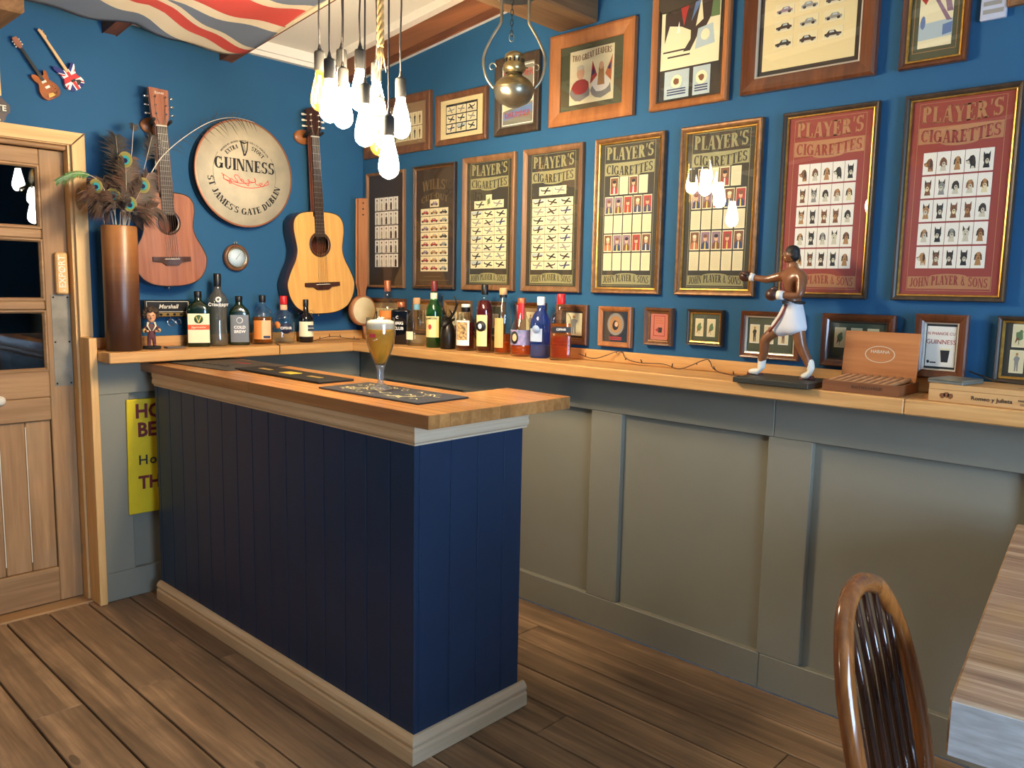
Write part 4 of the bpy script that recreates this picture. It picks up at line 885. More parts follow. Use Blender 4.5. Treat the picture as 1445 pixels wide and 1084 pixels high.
# ---------------------------------------------------------------- round drum-head sign
m_drum = plain('drum_skin', (206, 194, 164), .7, col2=(176, 168, 146), scale=9)
m_ink = plain('ink_black', (26, 22, 20), .6); m_copper = plain('copper_rim', (176, 116, 84), .4, .4)
ds = thing('drum_sign', 'round cream drum-head stout sign between the two guitars', 'sign', (-.722, -.0015, 1.902))
RX = Matrix.Rotation(PI/2, 4, 'X')
MB().lathe([(0, .0), (.247, .0), (.247, .052), (.24, .054)], 64, caps=False).xf(RX).build('drum_shell', m_black, ds)
MB().lathe([(.24, .0545), (.2475, .0535), (.2485, .056), (.2475, .0605), (.24, .061)], 64, caps=False).xf(RX).build('rim', m_copper, ds)
MB().lathe([(0, .0585), (.2405, .0585), (.2405, .054), (0, .054)], 64, caps=False).xf(RX).build('drum_face', m_drum, ds)
yy = -.0590; mb = MB(); k_ = 1
flat_polys(mb, [[(a, b+.012) for a, b in p] for p in serif_polys('GUINNESS', .054, width=.305)], yy); mb.build('name_lettering', m_ink, ds)
mb = MB(); R_ = .19; flat_polys(mb, serif_polys("ST JAMES'S GATE DUBLIN", .03, width=.53), yy, 0, lambda a, b: ((R_-b)*math.sin(a/R_*.98-.06), -(R_-b)*math.cos(a/R_*.98-.06)-.0)); mb.build('address_lettering', m_ink, ds)
for tx, a0, nm in (('EXTRA', -.56, 'top_lettering'), ('STOUT', .56, 'top_lettering')):
    mb = MB(); R2 = .118; flat_polys(mb, serif_polys(tx, .019, width=.066), yy, 0, lambda a, b: ((R2+b)*math.sin(a/R2+a0), (R2+b)*math.cos(a/R2+a0))); mb.build(nm, m_ink, ds)
mb = MB(); R2 = .146; flat_polys(mb, serif_polys('BREWED BY ARTHUR GUINNESS SON & CO. DUBLIN LTD', .008, width=.27), yy, 0, lambda a, b: ((R2+b)*math.sin(a/R2), (R2+b)*math.cos(a/R2))); mb.build('small_lettering', m_ink, ds)
for sgn in (-1, 1):
    mb = MB(); pts = [(.158*math.sin(t), .158*math.cos(t)) for t in [sgn*(1.0+.85*i/14) for i in range(15)]]
    for (a, b), (c, d) in zip(pts, pts[1:]): mb.poly([(a, yy, b), (c, yy, d), (c*1.009, yy, d*1.009), (a*1.009, yy, b*1.009)])
    mb.build('ring_line', m_ink, ds)
mb = MB(); flat_polys(mb, [[(-.024, .148), (-.018, .15), (.0, .086), (-.006, .08)], [(-.024, .15), (-.024, .143), (-.004, .136), (.016, .145), (.018, .15), (.0, .143)], [(.018, .15), (.012, .146), (.008, .11), (-.004, .084), (.004, .084), (.014, .11)]] + [[(-.018+.006*i, .14-.002*i), (-.0165+.006*i, .14-.002*i), (-.005+.003*i, .1), (-.0065+.003*i, .1)] for i in range(4)], yy); mb.build('harp_emblem', m_ink, ds)
mb = MB(); pts = []
for i in range(161):
    t = i/160; pts.append((-.125+.235*t+.011*math.sin(t*47)+.005*math.sin(t*83+1), -.03+.013*math.cos(t*51)*(1-.3*t)+.011*math.sin(t*19+.6)-.004*t))
pts += [(.13-.24*i/24, -.033-.03*math.sin(PI*i/24)) for i in range(1, 25)] + [(-.11+.16*i/16, -.033-.012*math.sin(PI*i/16)) for i in range(1, 17)]
for (a, b), (c, d) in zip(pts, pts[1:]):
    Ln = math.hypot(c-a, d-b) or 1e-6; nx_, nz_ = -(d-b)/Ln*.0016, (c-a)/Ln*.0016; mb.poly([(a+nx_, yy, b+nz_), (a-nx_, yy, b-nz_), (c-nx_, yy, d-nz_), (c+nx_, yy, d+nz_)])
mb.build('signature', plain('ink_red', (214, 62, 44), .6), ds, label='red handwritten signature')

# ---------------------------------------------------------------- barometer
ba = thing('barometer', 'small round wooden barometer with brass bezel under the drum sign', 'barometer', (-.754, -.0015, 1.51))
MB().lathe([(0, 0), (.056, 0), (.064, .006), (.064, .018), (.058, .026), (.05, .024), (.046, .018), (0, .018)], 32, caps=False).xf(RX).build('wooden_body', m_brownframe, ba)
MB().lathe([(.041, .02), (.045, .03), (.05, .026), (.05, .022)], 32, caps=False).xf(RX).build('bezel', m_pewter, ba)
dl = MB().lathe([(0, .0215), (.043, .0215), (.043, .019), (0, .019)], 32, caps=False).xf(RX).build('dial', plain('dial_pale_blue', (190, 208, 218), .4), ba)
mb = MB()
for k in range(24):
    a = k*PI/12; mb.poly([(r_*math.sin(a+da), -.0218, r_*math.cos(a+da)) for r_, da in ((.034, -.02), (.034, .02), (.039, .02), (.039, -.02))])
mb.build('scale_marks', m_ink, dl)
MB().prism([(-.001, -.01), (.001, -.01), (.0004, .032), (-.0004, .032)], -.0235, -.0225).xf(Matrix.Rotation(.7, 4, 'Y')).build('needle', m_ink, dl)
MB().tube([(.007*math.cos(t*PI/6), -.01, .07+.007*math.sin(t*PI/6)) for t in range(12)], .0016, 5, closed=True).build('hanging_ring', m_pewter, ba)

# ---------------------------------------------------------------- little round-headed banjo in the corner
bj = thing('small_banjo', 'narrow wooden banjo with round cream head standing in the corner', 'banjo', (-.092, -.092, ZS))
m_bjw = wood('banjo_wood', (142, 88, 54), (186, 126, 82), 'z', .45, 1.2, .0, .06)
neck = MB().prism([(-.024, .74), (.028, .745), (.026, .3), (.016, .262), (.014, .22), (-.014, .22), (-.016, .262), (-.027, .3)], -.03, -.006).build('neck', m_bjw, bj, bev=.003)
for k in range(3): MB().tube([(.0, -.03, .72-.03*k), (0, -.036, .72-.03*k)], .004, 8).build('peg', m_rose, neck)
MB().lathe([(0, -.02), (.07, -.02), (.08, -.012), (.08, .014), (.076, .02), (.07, .02)], 36, caps=False).xf(Matrix.Translation((0, -.02, .158)) @ RX).build('rim', m_bjw, bj)
MB().lathe([(0, .0195), (.072, .0195), (.074, .016), (0, .014)], 36, caps=False).xf(Matrix.Translation((0, -.02, .158)) @ RX).build('head_skin', plain('vellum', (222, 204, 160), .6, col2=(208, 188, 142), scale=20), bj)
MB().tube([(.01, -.02, .085), (.028, -.018, .002)], [.009, .0075], 8).build('foot_peg', m_bjw, bj)

# ---------------------------------------------------------------- amplifier key hooks
kh = thing('key_rack', 'small black amplifier shaped key rack with hanging rings', 'key rack', (-1.106, -.0015, 1.232))
MB().box(-.103, .103, -.045, 0, 0, .076).build('case', m_black, kh, bev=.003)
mb = MB(); outline(mb, -.092, .097, .024, .071, -.0458, .002); mb.build('white_piping', m_ivory, kh)
MB().box(-.09, .095, -.0475, -.0452, .004, .021).build('gold_panel', m_brass, kh)
put_text(kh, 'Marshall', .026, .005, .047, -.0462, m_ivory, shear=.25, bold=.012)
for k, x in enumerate((-.06, -.03, .0, .03, .06)): MB().lathe([(0, 0), (.006, 0), (.005, .006), (0, .006)], 12).xf(Matrix.Translation((x, -.0475, .0125)) @ RX).build('knob', m_black, kh)
for lab, x, z, r_ in (('larger key ring hanging from the key rack', .022, -.0225, .015), ('smaller key ring hanging from the key rack', .056, -.0135, .012)):
    kr = tag(MB().tube([(r_*math.cos(t*PI/10), .004*math.sin(t*PI/10), r_*math.sin(t*PI/10)) for t in range(20)], .0016, 6, closed=True).tube([(0, 0, r_), (0, 0, r_+.012)], .0014, 6).build('key_ring', m_chrome), lab, 'key ring', 'key rings'); kr.location = (-1.106+x, -.03, 1.232+z-.0)
    kr.location.z = 1.232 - r_ - .0095

# ---------------------------------------------------------------- miniature guitars
def mini(label, x0, z0, x1, z1, style):
    L = math.hypot(x1-x0, z1-z0); g = thing('miniature_guitar', label, 'ornament', (x1, -.0015, z1), 0, 'miniature guitars'); g.rotation_euler = (0, math.atan2(x0-x1, z0-z1), 0)
    if style == 0:
        out = [(0, 0), (.026, .004), (.036, .022), (.034, .042), (.025, .058), (.022, .068), (.027, .082), (.03, .098), (.024, .1), (.016, .088), (.006, .086), (-.006, .088), (-.016, .1), (-.028, .102), (-.027, .082), (-.022, .068), (-.025, .058), (-.034, .042), (-.036, .022), (-.026, .004)]
        m = plain('sunburst', (176, 96, 40), .25, col2=(96, 44, 22), scale=14, coat=.5); side = m_black; nk = m_black; hd = m_mahtop
    else:
        out = [(-.004, 0), (.022, .004), (.036, .016), (.034, .034), (.026, .046), (.028, .064), (.04, .084), (.034, .094), (.02, .082), (.006, .076), (-.008, .078), (-.024, .098), (-.036, .108), (-.038, .096), (-.028, .072), (-.027, .052), (-.036, .036), (-.036, .016), (-.022, .003)]
        m = union_jack('flag_print', .13, .1, 0, .045); side = plain('print_blue_edge', (24, 34, 120), .4); nk = plain('maple', (214, 170, 120), .4); hd = nk
    pts = catmull([(a, b, 0) for a, b in out], 3, closed=True)
    MB().prism([(p.x, p.y) for p in pts], -.022, -.008, mi=0, mside=1).build('body', [m, side], g, bev=.0015)
    MB().prism([(-.006, .07), (.006, .07), (.0045, L-.042), (-.0045, L-.042)], -.026, -.016).build('neck', nk, g)
    if style == 0: h = MB().prism([(-.005, L-.042), (.005, L-.042), (.011, L-.03), (.009, L), (-.009, L), (-.011, L-.03)], -.024, -.015).build('headstock', hd, g)
    else: h = MB().prism([(-.005, L-.042), (.005, L-.042), (.009, L-.034), (.006, L-.01), (.002, L), (-.006, L-.004), (-.005, L-.02)], -.024, -.015).build('headstock', hd, g)
    for k in range(3):
        for s in ((-1, 1) if style == 0 else (1,)): MB().ell((s*.013*(1 if style == 0 else .8), -.02, L-.012-.01*k), (.003, .002, .003), 6, 4).build('tuner', m_ivory if style == 0 else m_chrome, h)
    for z in ((.04, .062) if style == 0 else (.03,)): MB().box(-.009, .009, -.0245, -.0218, z, z+.009).build('pickup', m_ivory if style == 0 else m_black, g)
    if style == 0:
        for k in range(3): MB().ell((.022+.003*(k % 2), -.0235, .016+.012*k), (.003, .003, .003), 6, 4).build('control_knob', m_brass, g)
        MB().prism([(-.018, .008), (.01, .008), (.006, .02), (-.012, .022)], -.0232, -.022).build('tailpiece', m_brass, g)
    else: MB().prism([(.006, .012), (.03, .02), (.026, .028), (.01, .034)], -.0232, -.022).build('pickguard', m_black, g)
mini('sunburst miniature electric guitar on the wall above the door', -1.652, 2.313, -1.518, 2.111, 0)
mini('miniature electric guitar with a crossed flag body above the door', -1.565, 2.365, -1.427, 2.163, 1)
bg_ = thing('wall_badge', 'dark maroon shield badge with a cream band above the door', 'badge', (-1.765, -.0015, 1.958))
MB().prism([(-.02, 0), (.03, .01), (.068, .04), (.082, .075), (.082, .1), (.066, .118), (.05, .13), (.02, .14), (-.06, .14), (-.1, .1), (-.1, .05), (-.06, .01)], -.012, 0).build('board', plain('badge_maroon', (46, 22, 28), .4), bg_, bev=.002)
MB().prism([(-.1, .058), (.088, .068), (.09, .1), (-.1, .09)], -.016, -.0125).build('band', plain('badge_dark_band', (30, 18, 22), .4), bg_)
put_text(bg_, 'ITE', .03, .056, .083, -.0168, m_ivory, bold=.02)
mb = MB(); flat_polys(mb, [_rect(.02, .036, .055, .041), _rect(.01, .118, .05, .124)], -.0126); mb.build('printed_lines', m_ivory, bg_)
po = thing('wall_poster', 'pink and yellow poster strip at the left edge of the picture', 'poster', (-1.8, -.0015, 2.09)); MB().box(-.1, .1, -.003, 0, 0, .2).build('sheet', plain('poster_pink', (226, 150, 140), .6, col2=(232, 196, 90), scale=12), po)
# wooden pull handle with cut lettering on the door
eh = MB().box(-1.53, -1.485, Y0-.032, Y0-.001, 1.331, 1.502).build('pull_handle', m_pine_z, dr, bev=.006, label='wooden pull handle with white lettering')
put_text(eh, 'EXPØRT', .036, -1.5075, 1.424, Y0-.0325, m_cream_paint, rot=-PI/2, bold=.005)
put_text(eh, '+', .02, -1.503, 1.347, Y0-.0325, m_cream_paint, rot=-PI/2)

# ---------------------------------------------------------------- yellow sign behind the bar
sg_ = thing('tin_sign', 'yellow sign with red lettering hung low behind the bar', 'sign', (-1.325, -.0925, .374)); sg_.rotation_euler = (0, .012, 0)
MB().box(0, .4, -.012, 0, 0, .508).build('plate', plain('sign_yellow', (228, 200, 24), .45, col2=(214, 184, 18), scale=12, bump=.05), sg_, bev=.003)
m_sred = plain('sign_red', (112, 20, 26), .5)
for tx, sz, x, z, mt in (('HOL', .086, .112, .452, m_sred), ('BEER', .086, .125, .37, m_sred), ('THE', .08, .108, .135, m_sred)): put_text(sg_, tx, sz, x, z, -.0135, mt, bold=.03, ext=.001, xs=.9)
put_text(sg_, 'T', .055, .142, .3, -.013, m_ink, bold=.01); put_text(sg_, 'Holid', .06, .118, .236, -.013, m_ink, bold=.012, space=1.15)

# ---------------------------------------------------------------- bottles
g_clear = thin_glass('glass_clear', (.93, .95, .94), 1.6); g_green = thin_glass('glass_green', (.2, .6, .3), 1.4, body=.25, bodycol=srgb(30, 100, 44)); g_dkgreen = thin_glass('glass_dark_green', (.06, .22, .1), 1.4, body=.6, bodycol=srgb(10, 40, 22))
g_blue = thin_glass('glass_blue', (.35, .5, .95), 1.4, body=.2, bodycol=srgb(50, 90, 180)); g_black = plain('glass_black', (14, 16, 22), .12, coat=.4); g_smoke = thin_glass('glass_grey', (.7, .7, .66), 1.6, body=.3, bodycol=srgb(120, 114, 100))
def liq(nm, tint, col, body=.28): return thin_glass('liquid_'+nm, tint, .4, body=body, bodycol=srgb(*col))
l_amber = liq('amber', (.95, .62, .22), (190, 104, 30)); l_red = liq('dark_red', (.55, .08, .05), (104, 16, 16), .5); l_gold = liq('gold', (.98, .8, .4), (214, 150, 60)); l_water = liq('clear', (.95, .97, .95), (200, 205, 200), .06); l_dark = liq('brown', (.3, .2, .1), (40, 30, 14), .5); l_orange = liq('orange', (.98, .5, .18), (206, 92, 34)); l_blue = liq('blue', (.35, .5, .95), (60, 100, 190), .35)
c_black = plain('cap_black', (20, 19, 19), .35); c_red = plain('cap_red', (206, 36, 36), .35); c_white = plain('cap_white', (232, 230, 222), .4); c_cork = plain('cap_cork', (206, 160, 110), .7); c_copper = plain('cap_copper', (190, 110, 70), .35, .5); c_maroon = plain('cap_maroon', (112, 34, 30), .35); c_gold = plain('cap_gold', (200, 170, 90), .35, .6)
b_cream = plain('label_cream', (236, 226, 188), .6); b_yel = plain('label_yellow', (238, 222, 150), .6); b_white = plain('label_white', (236, 234, 226), .6); b_grey = plain('label_grey', (108, 110, 112), .4); b_black = plain('label_black', (24, 24, 26), .5); b_org = plain('label_orange', (232, 140, 66), .6); b_peach = plain('label_peach', (240, 186, 140), .6); b_tan = plain('label_tan', (214, 176, 110), .6); b_dgreen = plain('label_green', (40, 84, 50), .6); b_red = plain('label_red', (222, 84, 40), .6); b_nav = plain('label_navy', (26, 36, 66), .5); b_lil = plain('label_lilac', (170, 150, 190), .6, col2=(90, 120, 150), scale=40)
m_pat = plain('label_pattern', (60, 40, 40), .6, col2=(232, 190, 120), scale=90)
def ringpt(r, a, s, n=7, ratio=1.0):
    c, q = math.cos(a), math.sin(a); k = 1+s*(1/((abs(c)**n+abs(q)**n)**(1/n))-1); rt = 1+s*(ratio-1)
    return (r*k*c, r*k*q*rt)
def rev(prof, seg=28, ratio=1.0, a0=0, a1=2*PI, off=0, sx=1):
    mb = MB(); full = abs(a1-a0-2*PI) < 1e-6; n = seg if full else seg+1; vv = []
    for r, z, s in prof:
        for i in range(n):
            x, y = ringpt(r+off, a0+(a1-a0)*i/seg, s, ratio=ratio); vv.append((x, y, z))
    ff = [(k*n+i, k*n+((i+1) % n if full else i+1), (k+1)*n+((i+1) % n if full else i+1), (k+1)*n+i) for k in range(len(prof)-1) for i in range(seg)]
    mb.add(vv, ff, 0, True)
    return mb, vv, n
def bottle(label, loc, rz, body, glass, cap, liquid=None, labels=(), ratio=1.0, group='bottles on the oak shelf', name='bottle'):
    """body [(r, z, squareness)] from the base up; cap ([(r, z)], material); labels [(z0, z1, half angle, material, r, s, x shift angle)]"""
    b = thing(name, label, 'bottle', (loc[0], loc[1], ZS+.0006), rz, group)
    mb, vv, n = rev([(0.0001, 0, 0)] + [(body[0][0]*.9, 0, body[0][2]), (body[0][0], .004, body[0][2])] + body[1:], ratio=ratio); mb.build('glass_body', glass, b)
    if liquid:
        lv, lm = liquid; pr = [(max(r-.003, .0005), max(z, .008), s) for r, z, s in body if z < lv]; rl = body[-1]
        for (r0, z0, s0), (r1, z1, s1) in zip(body, body[1:]):
            if z0 <= lv <= z1: t = (lv-z0)/(z1-z0 or 1); rl = (r0+(r1-r0)*t-.003, lv, s0+(s1-s0)*t)
        mb, vv, n = rev([(.0001, .008, 0)] + pr + [rl, (.0001, lv, 0)], 20, ratio); mb.build('liquid', lm, b)
    cp, cm = cap; MB().lathe(cp, 18, caps=True).build('cap', cm, b)
    for lab in labels:
        z0, z1, ha, mt, r, s = lab[:6]; sh_ = lab[6] if len(lab) > 6 else 0
        mb, vv, n = rev([(r, z0, s), (r, z1, s)], 12, ratio, -PI/2+sh_-ha, -PI/2+sh_+ha, off=.0009+(lab[7] if len(lab) > 7 else 0)); mb.build('paper_label', mt, b)
    return b
def capp(r, z0, z1): return [(r*.96, z0), (r, z0+.002), (r, z1-.003), (r*.9, z1), (0, z1)]
GA, GB_ = 'bottles under the guitars', 'bottles in the long row'
RA, RB = -.42, -1.0
# under the guitars
b = bottle('square dark green bottle with a cream and orange stag label', (-.989, -.1), RA, [(.05, 0, 1), (.05, .165, 1), (.046, .18, .9), (.03, .197, .5), (.017, .208, 0), (.0155, .222, 0)], g_dkgreen, (capp(.0165, .222, .25), c_black), None, [(.018, .15, .78, b_cream, .05, 1), (.078, .1, .78, b_red, .05, 1, 0, .0004)], .62, GA)
put_text(b, 'Jägermeister', .0135, 0, .089, -.0345, b_cream, bold=.01, xs=.9)
MB().lathe([(0, 0), (.019, 0), (.019, .0006), (0, .0006)], 20).xf(Matrix.Translation((0, -.0325, .125)) @ RX).build('stag_emblem', b_dgreen, b)
mb = MB(); flat_polys(mb, [[(-.012, .136), (-.009, .138), (0, .118), (.009, .138), (.012, .136), (.002, .11), (-.002, .11)]], -.0335); mb.build('antlers', c_gold, b)
b = bottle('tall ribbed clear vodka bottle between the two green ones', (-.894, -.1), RA, [(.042, 0, 0), (.043, .03, 0), (.038, .1, 0), (.04, .15, 0), (.046, .19, 0), (.045, .21, 0), (.034, .235, 0), (.018, .252, 0), (.0155, .275, 0)], g_smoke, (capp(.0165, .272, .332), c_black), (.2, l_water), (), 1, GA)
put_text(b, 'Стандарт', .02, 0, .19, -.0475, b_white, bold=.015, xs=.95); MB().lathe([(.006, 0), (.013, 0), (.013, .001), (.006, .001)], 18, caps=False).xf(Matrix.Translation((0, -.047, .214)) @ RX).build('emblem', b_white, b)
b = bottle('square dark green bottle with a grey stag label', (-.796, -.11), RA, [(.046, 0, 1), (.046, .15, 1), (.042, .165, .9), (.026, .182, .4), (.0165, .192, 0), (.0155, .205, 0)], g_dkgreen, (capp(.0165, .205, .23), c_black), None, [(.015, .142, .75, b_grey, .046, 1)], .62, GA)
put_text(b, 'COLD', .019, 0, .084, -.0312, b_white, bold=.03); put_text(b, 'BREW', .019, 0, .064, -.0312, b_white, bold=.03)
MB().lathe([(.012, 0), (.0145, 0), (.0145, .0006), (.012, .0006)], 20, caps=False).xf(Matrix.Translation((0, -.0302, .117)) @ RX).build('stag_emblem', b_white, b)
b = bottle('round shouldered whisky bottle with an orange and peach label', (-.675, -.11), RA, [(.047, 0, 0), (.048, .12, 0), (.046, .145, 0), (.036, .167, 0), (.018, .182, 0), (.0135, .2, 0), (.0135, .205, 0)], g_clear, (capp(.016, .2, .235), c_black), (.13, l_amber), [(.025, .115, .5, b_peach, .048, 0, .3), (.025, .115, .45, b_org, .048, 0, -.62)], 1, GA)
MB().box(-.002, .03, -.0492, -.0482, .03, .042).build('dark_strip', b_nav, b)
b = bottle('clear round gin bottle with a red cap and navy badge', (-.554, -.1), RA, [(.05, 0, 0), (.052, .03, 0), (.052, .12, 0), (.047, .142, 0), (.03, .158, 0), (.018, .166, 0), (.016, .19, 0)], g_clear, (capp(.018, .19, .232), c_red), (.02, l_water), [(.163, .188, 1.2, b_peach, .017, 0)], 1, GA)
MB().lathe([(0, 0), (.027, 0), (.027, .001), (0, .001)], 24).xf(Matrix.Translation((.004, -.0535, .075)) @ RX).build('round_badge', b_nav, b); put_text(b, 'OPIHR', .019, .004, .075, -.0552, b_white, bold=.01)
MB().lathe([(0, 0), (.018, 0), (.018, .001), (0, .001)], 20).xf(Matrix.Rotation(-.75, 4, 'Z') @ Matrix.Translation((0, -.0525, .09)) @ RX).build('round_badge', b_org, b)
b = bottle('small black rum bottle with ring handles and cream label', (-.442, -.12), RA, [(.036, 0, 0), (.037, .12, 0), (.03, .14, 0), (.015, .152, 0), (.0125, .18, 0)], g_black, (capp(.0145, .178, .215), c_black), None, [(.03, .105, 1.15, b_cream, .037, 0)], 1, GA)
MB().box(.004, .034, -.0395, -.0378, .058, .088).build('dark_strip', b_black, b); put_text(b, 'KRAKEN', .0075, .018, .073, -.0402, b_white)
for s in (-1, 1): MB().tube([(s*(.027+.012*math.cos(t*PI/7)), 0, .148+.013*math.sin(t*PI/7)) for t in range(14)], .0032, 6, closed=True).build('ring_handle', g_clear, b)
# long row
b = bottle('tall clear whiskey bottle with copper neck beside the round banjo', (-.11, -.355), RB, [(.04, 0, 0), (.041, .15, 0), (.041, .17, 0), (.034, .2, 0), (.02, .228, 0), (.0145, .25, 0), (.0135, .275, 0)], g_clear, (capp(.0165, .262, .318), c_copper), (.1, l_amber), [(.06, .165, 1.0, b_org, .041, 0)], 1, GB_)
b = bottle('square black bottle with white lettering behind the beer glass', (-.12, -.477), RB, [(.047, 0, 1), (.047, .165, 1), (.044, .172, .9), (.016, .176, 0), (.015, .188, 0)], g_black, (capp(.019, .186, .212), c_copper), None, (), .55, GB_)
put_text(b, 'C', .02, -.012, .135, -.0285, b_white, bold=.015); put_text(b, 'HAIG', .021, -.004, .106, -.0285, b_white, bold=.02); put_text(b, 'CLUB', .021, -.004, .08, -.0285, b_white, bold=.02)
b = bottle('clear square shouldered gin bottle with a cork stopper', (-.1, -.575), RB, [(.046, 0, .6), (.047, .13, .6), (.044, .15, .5), (.026, .168, .2), (.016, .175, 0), (.0155, .205, 0)], g_clear, (capp(.0175, .203, .235), c_cork), (.05, l_water), [(.03, .07, .4, b_cream, .047, .6, -.5), (.176, .204, 1.6, plain('seal_blue', (120, 170, 190), .5), .0157, 0)], 1, GB_)
b = bottle('tall green whiskey bottle with a cream label and red neck', (-.115, -.72), RB, [(.037, 0, 0), (.038, .17, 0), (.036, .19, 0), (.026, .215, 0), (.0165, .235, 0), (.0135, .27, 0)], g_green, (capp(.0155, .268, .318), c_maroon), (.16, l_dark), [(.05, .15, .95, b_yel, .038, 0), (.228, .262, 1.4, b_cream, .0165, 0)], 1, GB_)
put_text(b, 'JAMESON', .0135, 0, .14, -.0402, P_['dark'], bold=.01, xs=.9); MB().prism(blob(random.Random(2), -.008, .1, .008, .013, 10, .1), -.0402, -.0392).build('crest', P_['red'], b)
b = bottle('clear round bottle with black cap and a patterned label', (-.11, -.938), RB, [(.045, 0, 0), (.046, .12, 0), (.044, .145, 0), (.03, .166, 0), (.021, .174, 0), (.021, .18, 0)], g_clear, (capp(.021, .178, .214), c_black), (.128, l_red), [(.025, .14, .75, b_white, .046, 0, -.15), (.05, .132, .58, m_pat, .046, 0, -.2, .0005)], 1, GB_)
MB().lathe([(.021, .2), (.0215, .201), (.0215, .212), (.019, .2145), (0, .2145)], 18).build('cap_band', c_white, b)
b = bottle('dark red rum bottle with black cap and a pirate label', (-.12, -1.07), RB, [(.036, 0, 0), (.037, .19, 0), (.035, .205, 0), (.024, .23, 0), (.0165, .24, 0), (.0145, .262, 0)], g_clear, (capp(.016, .26, .305), c_black), (.235, l_red), [(.03, .17, .75, b_yel, .037, 0, -.2)], 1, GB_)
MB().lathe([(0, 0), (.024, 0), (.024, .001), (0, .001)], 24).xf(Matrix.Rotation(-.2, 4, 'Z') @ Matrix.Translation((0, -.0385, .12)) @ RX).build('round_badge', b_black, b); MB().prism(blob(random.Random(4), -.004, .12, .009, .012, 10, .1), -.0402, -.0396).xf(Matrix.Rotation(-.2, 4, 'Z')).build('badge_face', b_white, b)
b = bottle('clear gin bottle with a tall gold label and pale cap', (-.11, -1.176), RB, [(.038, 0, 0), (.039, .17, 0), (.037, .19, 0), (.027, .22, 0), (.0175, .24, 0), (.0155, .265, 0)], g_clear, (capp(.0175, .262, .292), c_cork), (.09, l_orange), [(.03, .16, .6, b_tan, .039, 0, -.35)], 1, GB_)
MB().lathe([(.016, .25), (.0165, .252), (.0165, .263), (.016, .264)], 16, caps=False).build('neck_band', c_black, b)
b = bottle('short wide bottle of orange spirit with a colourful label', (-.12, -1.297), RB, [(.044, 0, 0), (.046, .03, 0), (.046, .11, 0), (.042, .13, 0), (.028, .162, 0), (.017, .19, 0), (.0155, .232, 0)], g_clear, (capp(.0185, .225, .25), c_copper), (.048, l_orange), [(.05, .115, 1.2, b_lil, .046, 0), (.16, .228, .8, c_red, .0178, 0)], 1, GB_)
MB().lathe([(0, 0), (.022, 0), (.022, .001), (0, .001)], 24).xf(Matrix.Rotation(-.45, 4, 'Z') @ Matrix.Translation((0, -.0478, .082)) @ Matrix.Diagonal((.8, 1, 1.25, 1)) @ RX).build('oval_badge', b_black, b); MB().prism(blob(random.Random(6), 0, .082, .011, .016, 10, .1), -.0498, -.049).xf(Matrix.Rotation(-.45, 4, 'Z')).build('badge_face', b_peach, b)
b = bottle('blue gin bottle with a white cap', (-.105, -1.394), RB, [(.043, 0, .5), (.043, .13, .5), (.042, .155, .4), (.03, .185, .1), (.017, .2, 0), (.0155, .225, 0)], g_blue, (capp(.0175, .222, .258), c_white), (.06, l_water), [(.07, .125, .6, plain('label_pale_blue', (176, 190, 210), .5), .043, .5, -.3)], 1, GB_)
MB().lathe([(0, 0), (.017, 0), (.017, .001), (0, .001)], 20).xf(Matrix.Rotation(-.3, 4, 'Z') @ Matrix.Translation((0, -.0455, .122)) @ RX).build('round_badge', plain('label_pale_blue2', (150, 170, 200), .5), b)
b = bottle('square bottle of orange spirit with a red cap, end of the row', (-.11, -1.508), RB+.2, [(.044, 0, 1), (.044, .165, 1), (.04, .18, .8), (.024, .2, .2), (.0165, .21, 0), (.0155, .235, 0)], g_clear, (capp(.018, .23, .272), c_red), (.15, l_amber), [(.115, .138, .74, b_black, .044, 1), (.012, .1, .7, thin_glass('label_red_print', (.95, .6, .5), .6, body=.12, bodycol=srgb(200, 80, 60)), .044, 1)], .9, GB_)
put_text(b, 'OPIHR', .014, 0, .1265, -.0418, b_white, bold=.01)
# stag head bottle
m_bronze = plain('dark_bronze', (52, 46, 38), .35, .6, col2=(34, 30, 26), scale=20)
sb = thing('stag_bottle', 'dark bronze stag head stopper bottle with antlers', 'bottle', (-.12, -.827, ZS+.0006), RB-.3, GB_)
MB().lathe([(0, 0), (.034, 0), (.036, .004), (.036, .06), (.033, .09), (.026, .112), (.018, .125), (0, .13)], 24).build('neck_body', m_bronze, sb)
mb = MB().ell((0, 0, .128), (.021, .022, .02), 12, 8).tube([(0, -.004, .128), (0, -.022, .122), (0, -.044, .112)], [.019, .016, .0095], 10).ell((0, -.045, .1115), (.01, .008, .008), 10, 6)
mb.build('stag_head', m_bronze, sb)
for s in (-1, 1):
    MB().ell((s*.026, .002, .138), (.014, .004, .007), 8, 6, rot=Matrix.Rotation(-s*.5, 3, 'Y')).build('ear', m_bronze, sb)
    an = MB().tube(catmull([(s*.009, .002, .145), (s*.03, .006, .175), (s*.042, .006, .21), (s*.034, 0, .25)], 5), [.0075-.0003*i for i in range(16)], 7)
    an.tube([(s*.02, .004, .163), (s*.02, -.02, .185)], [.0055, .0015], 6).tube([(s*.036, .006, .192), (s*.056, .002, .225)], [.005, .0015], 6).build('antler', m_bronze, sb)

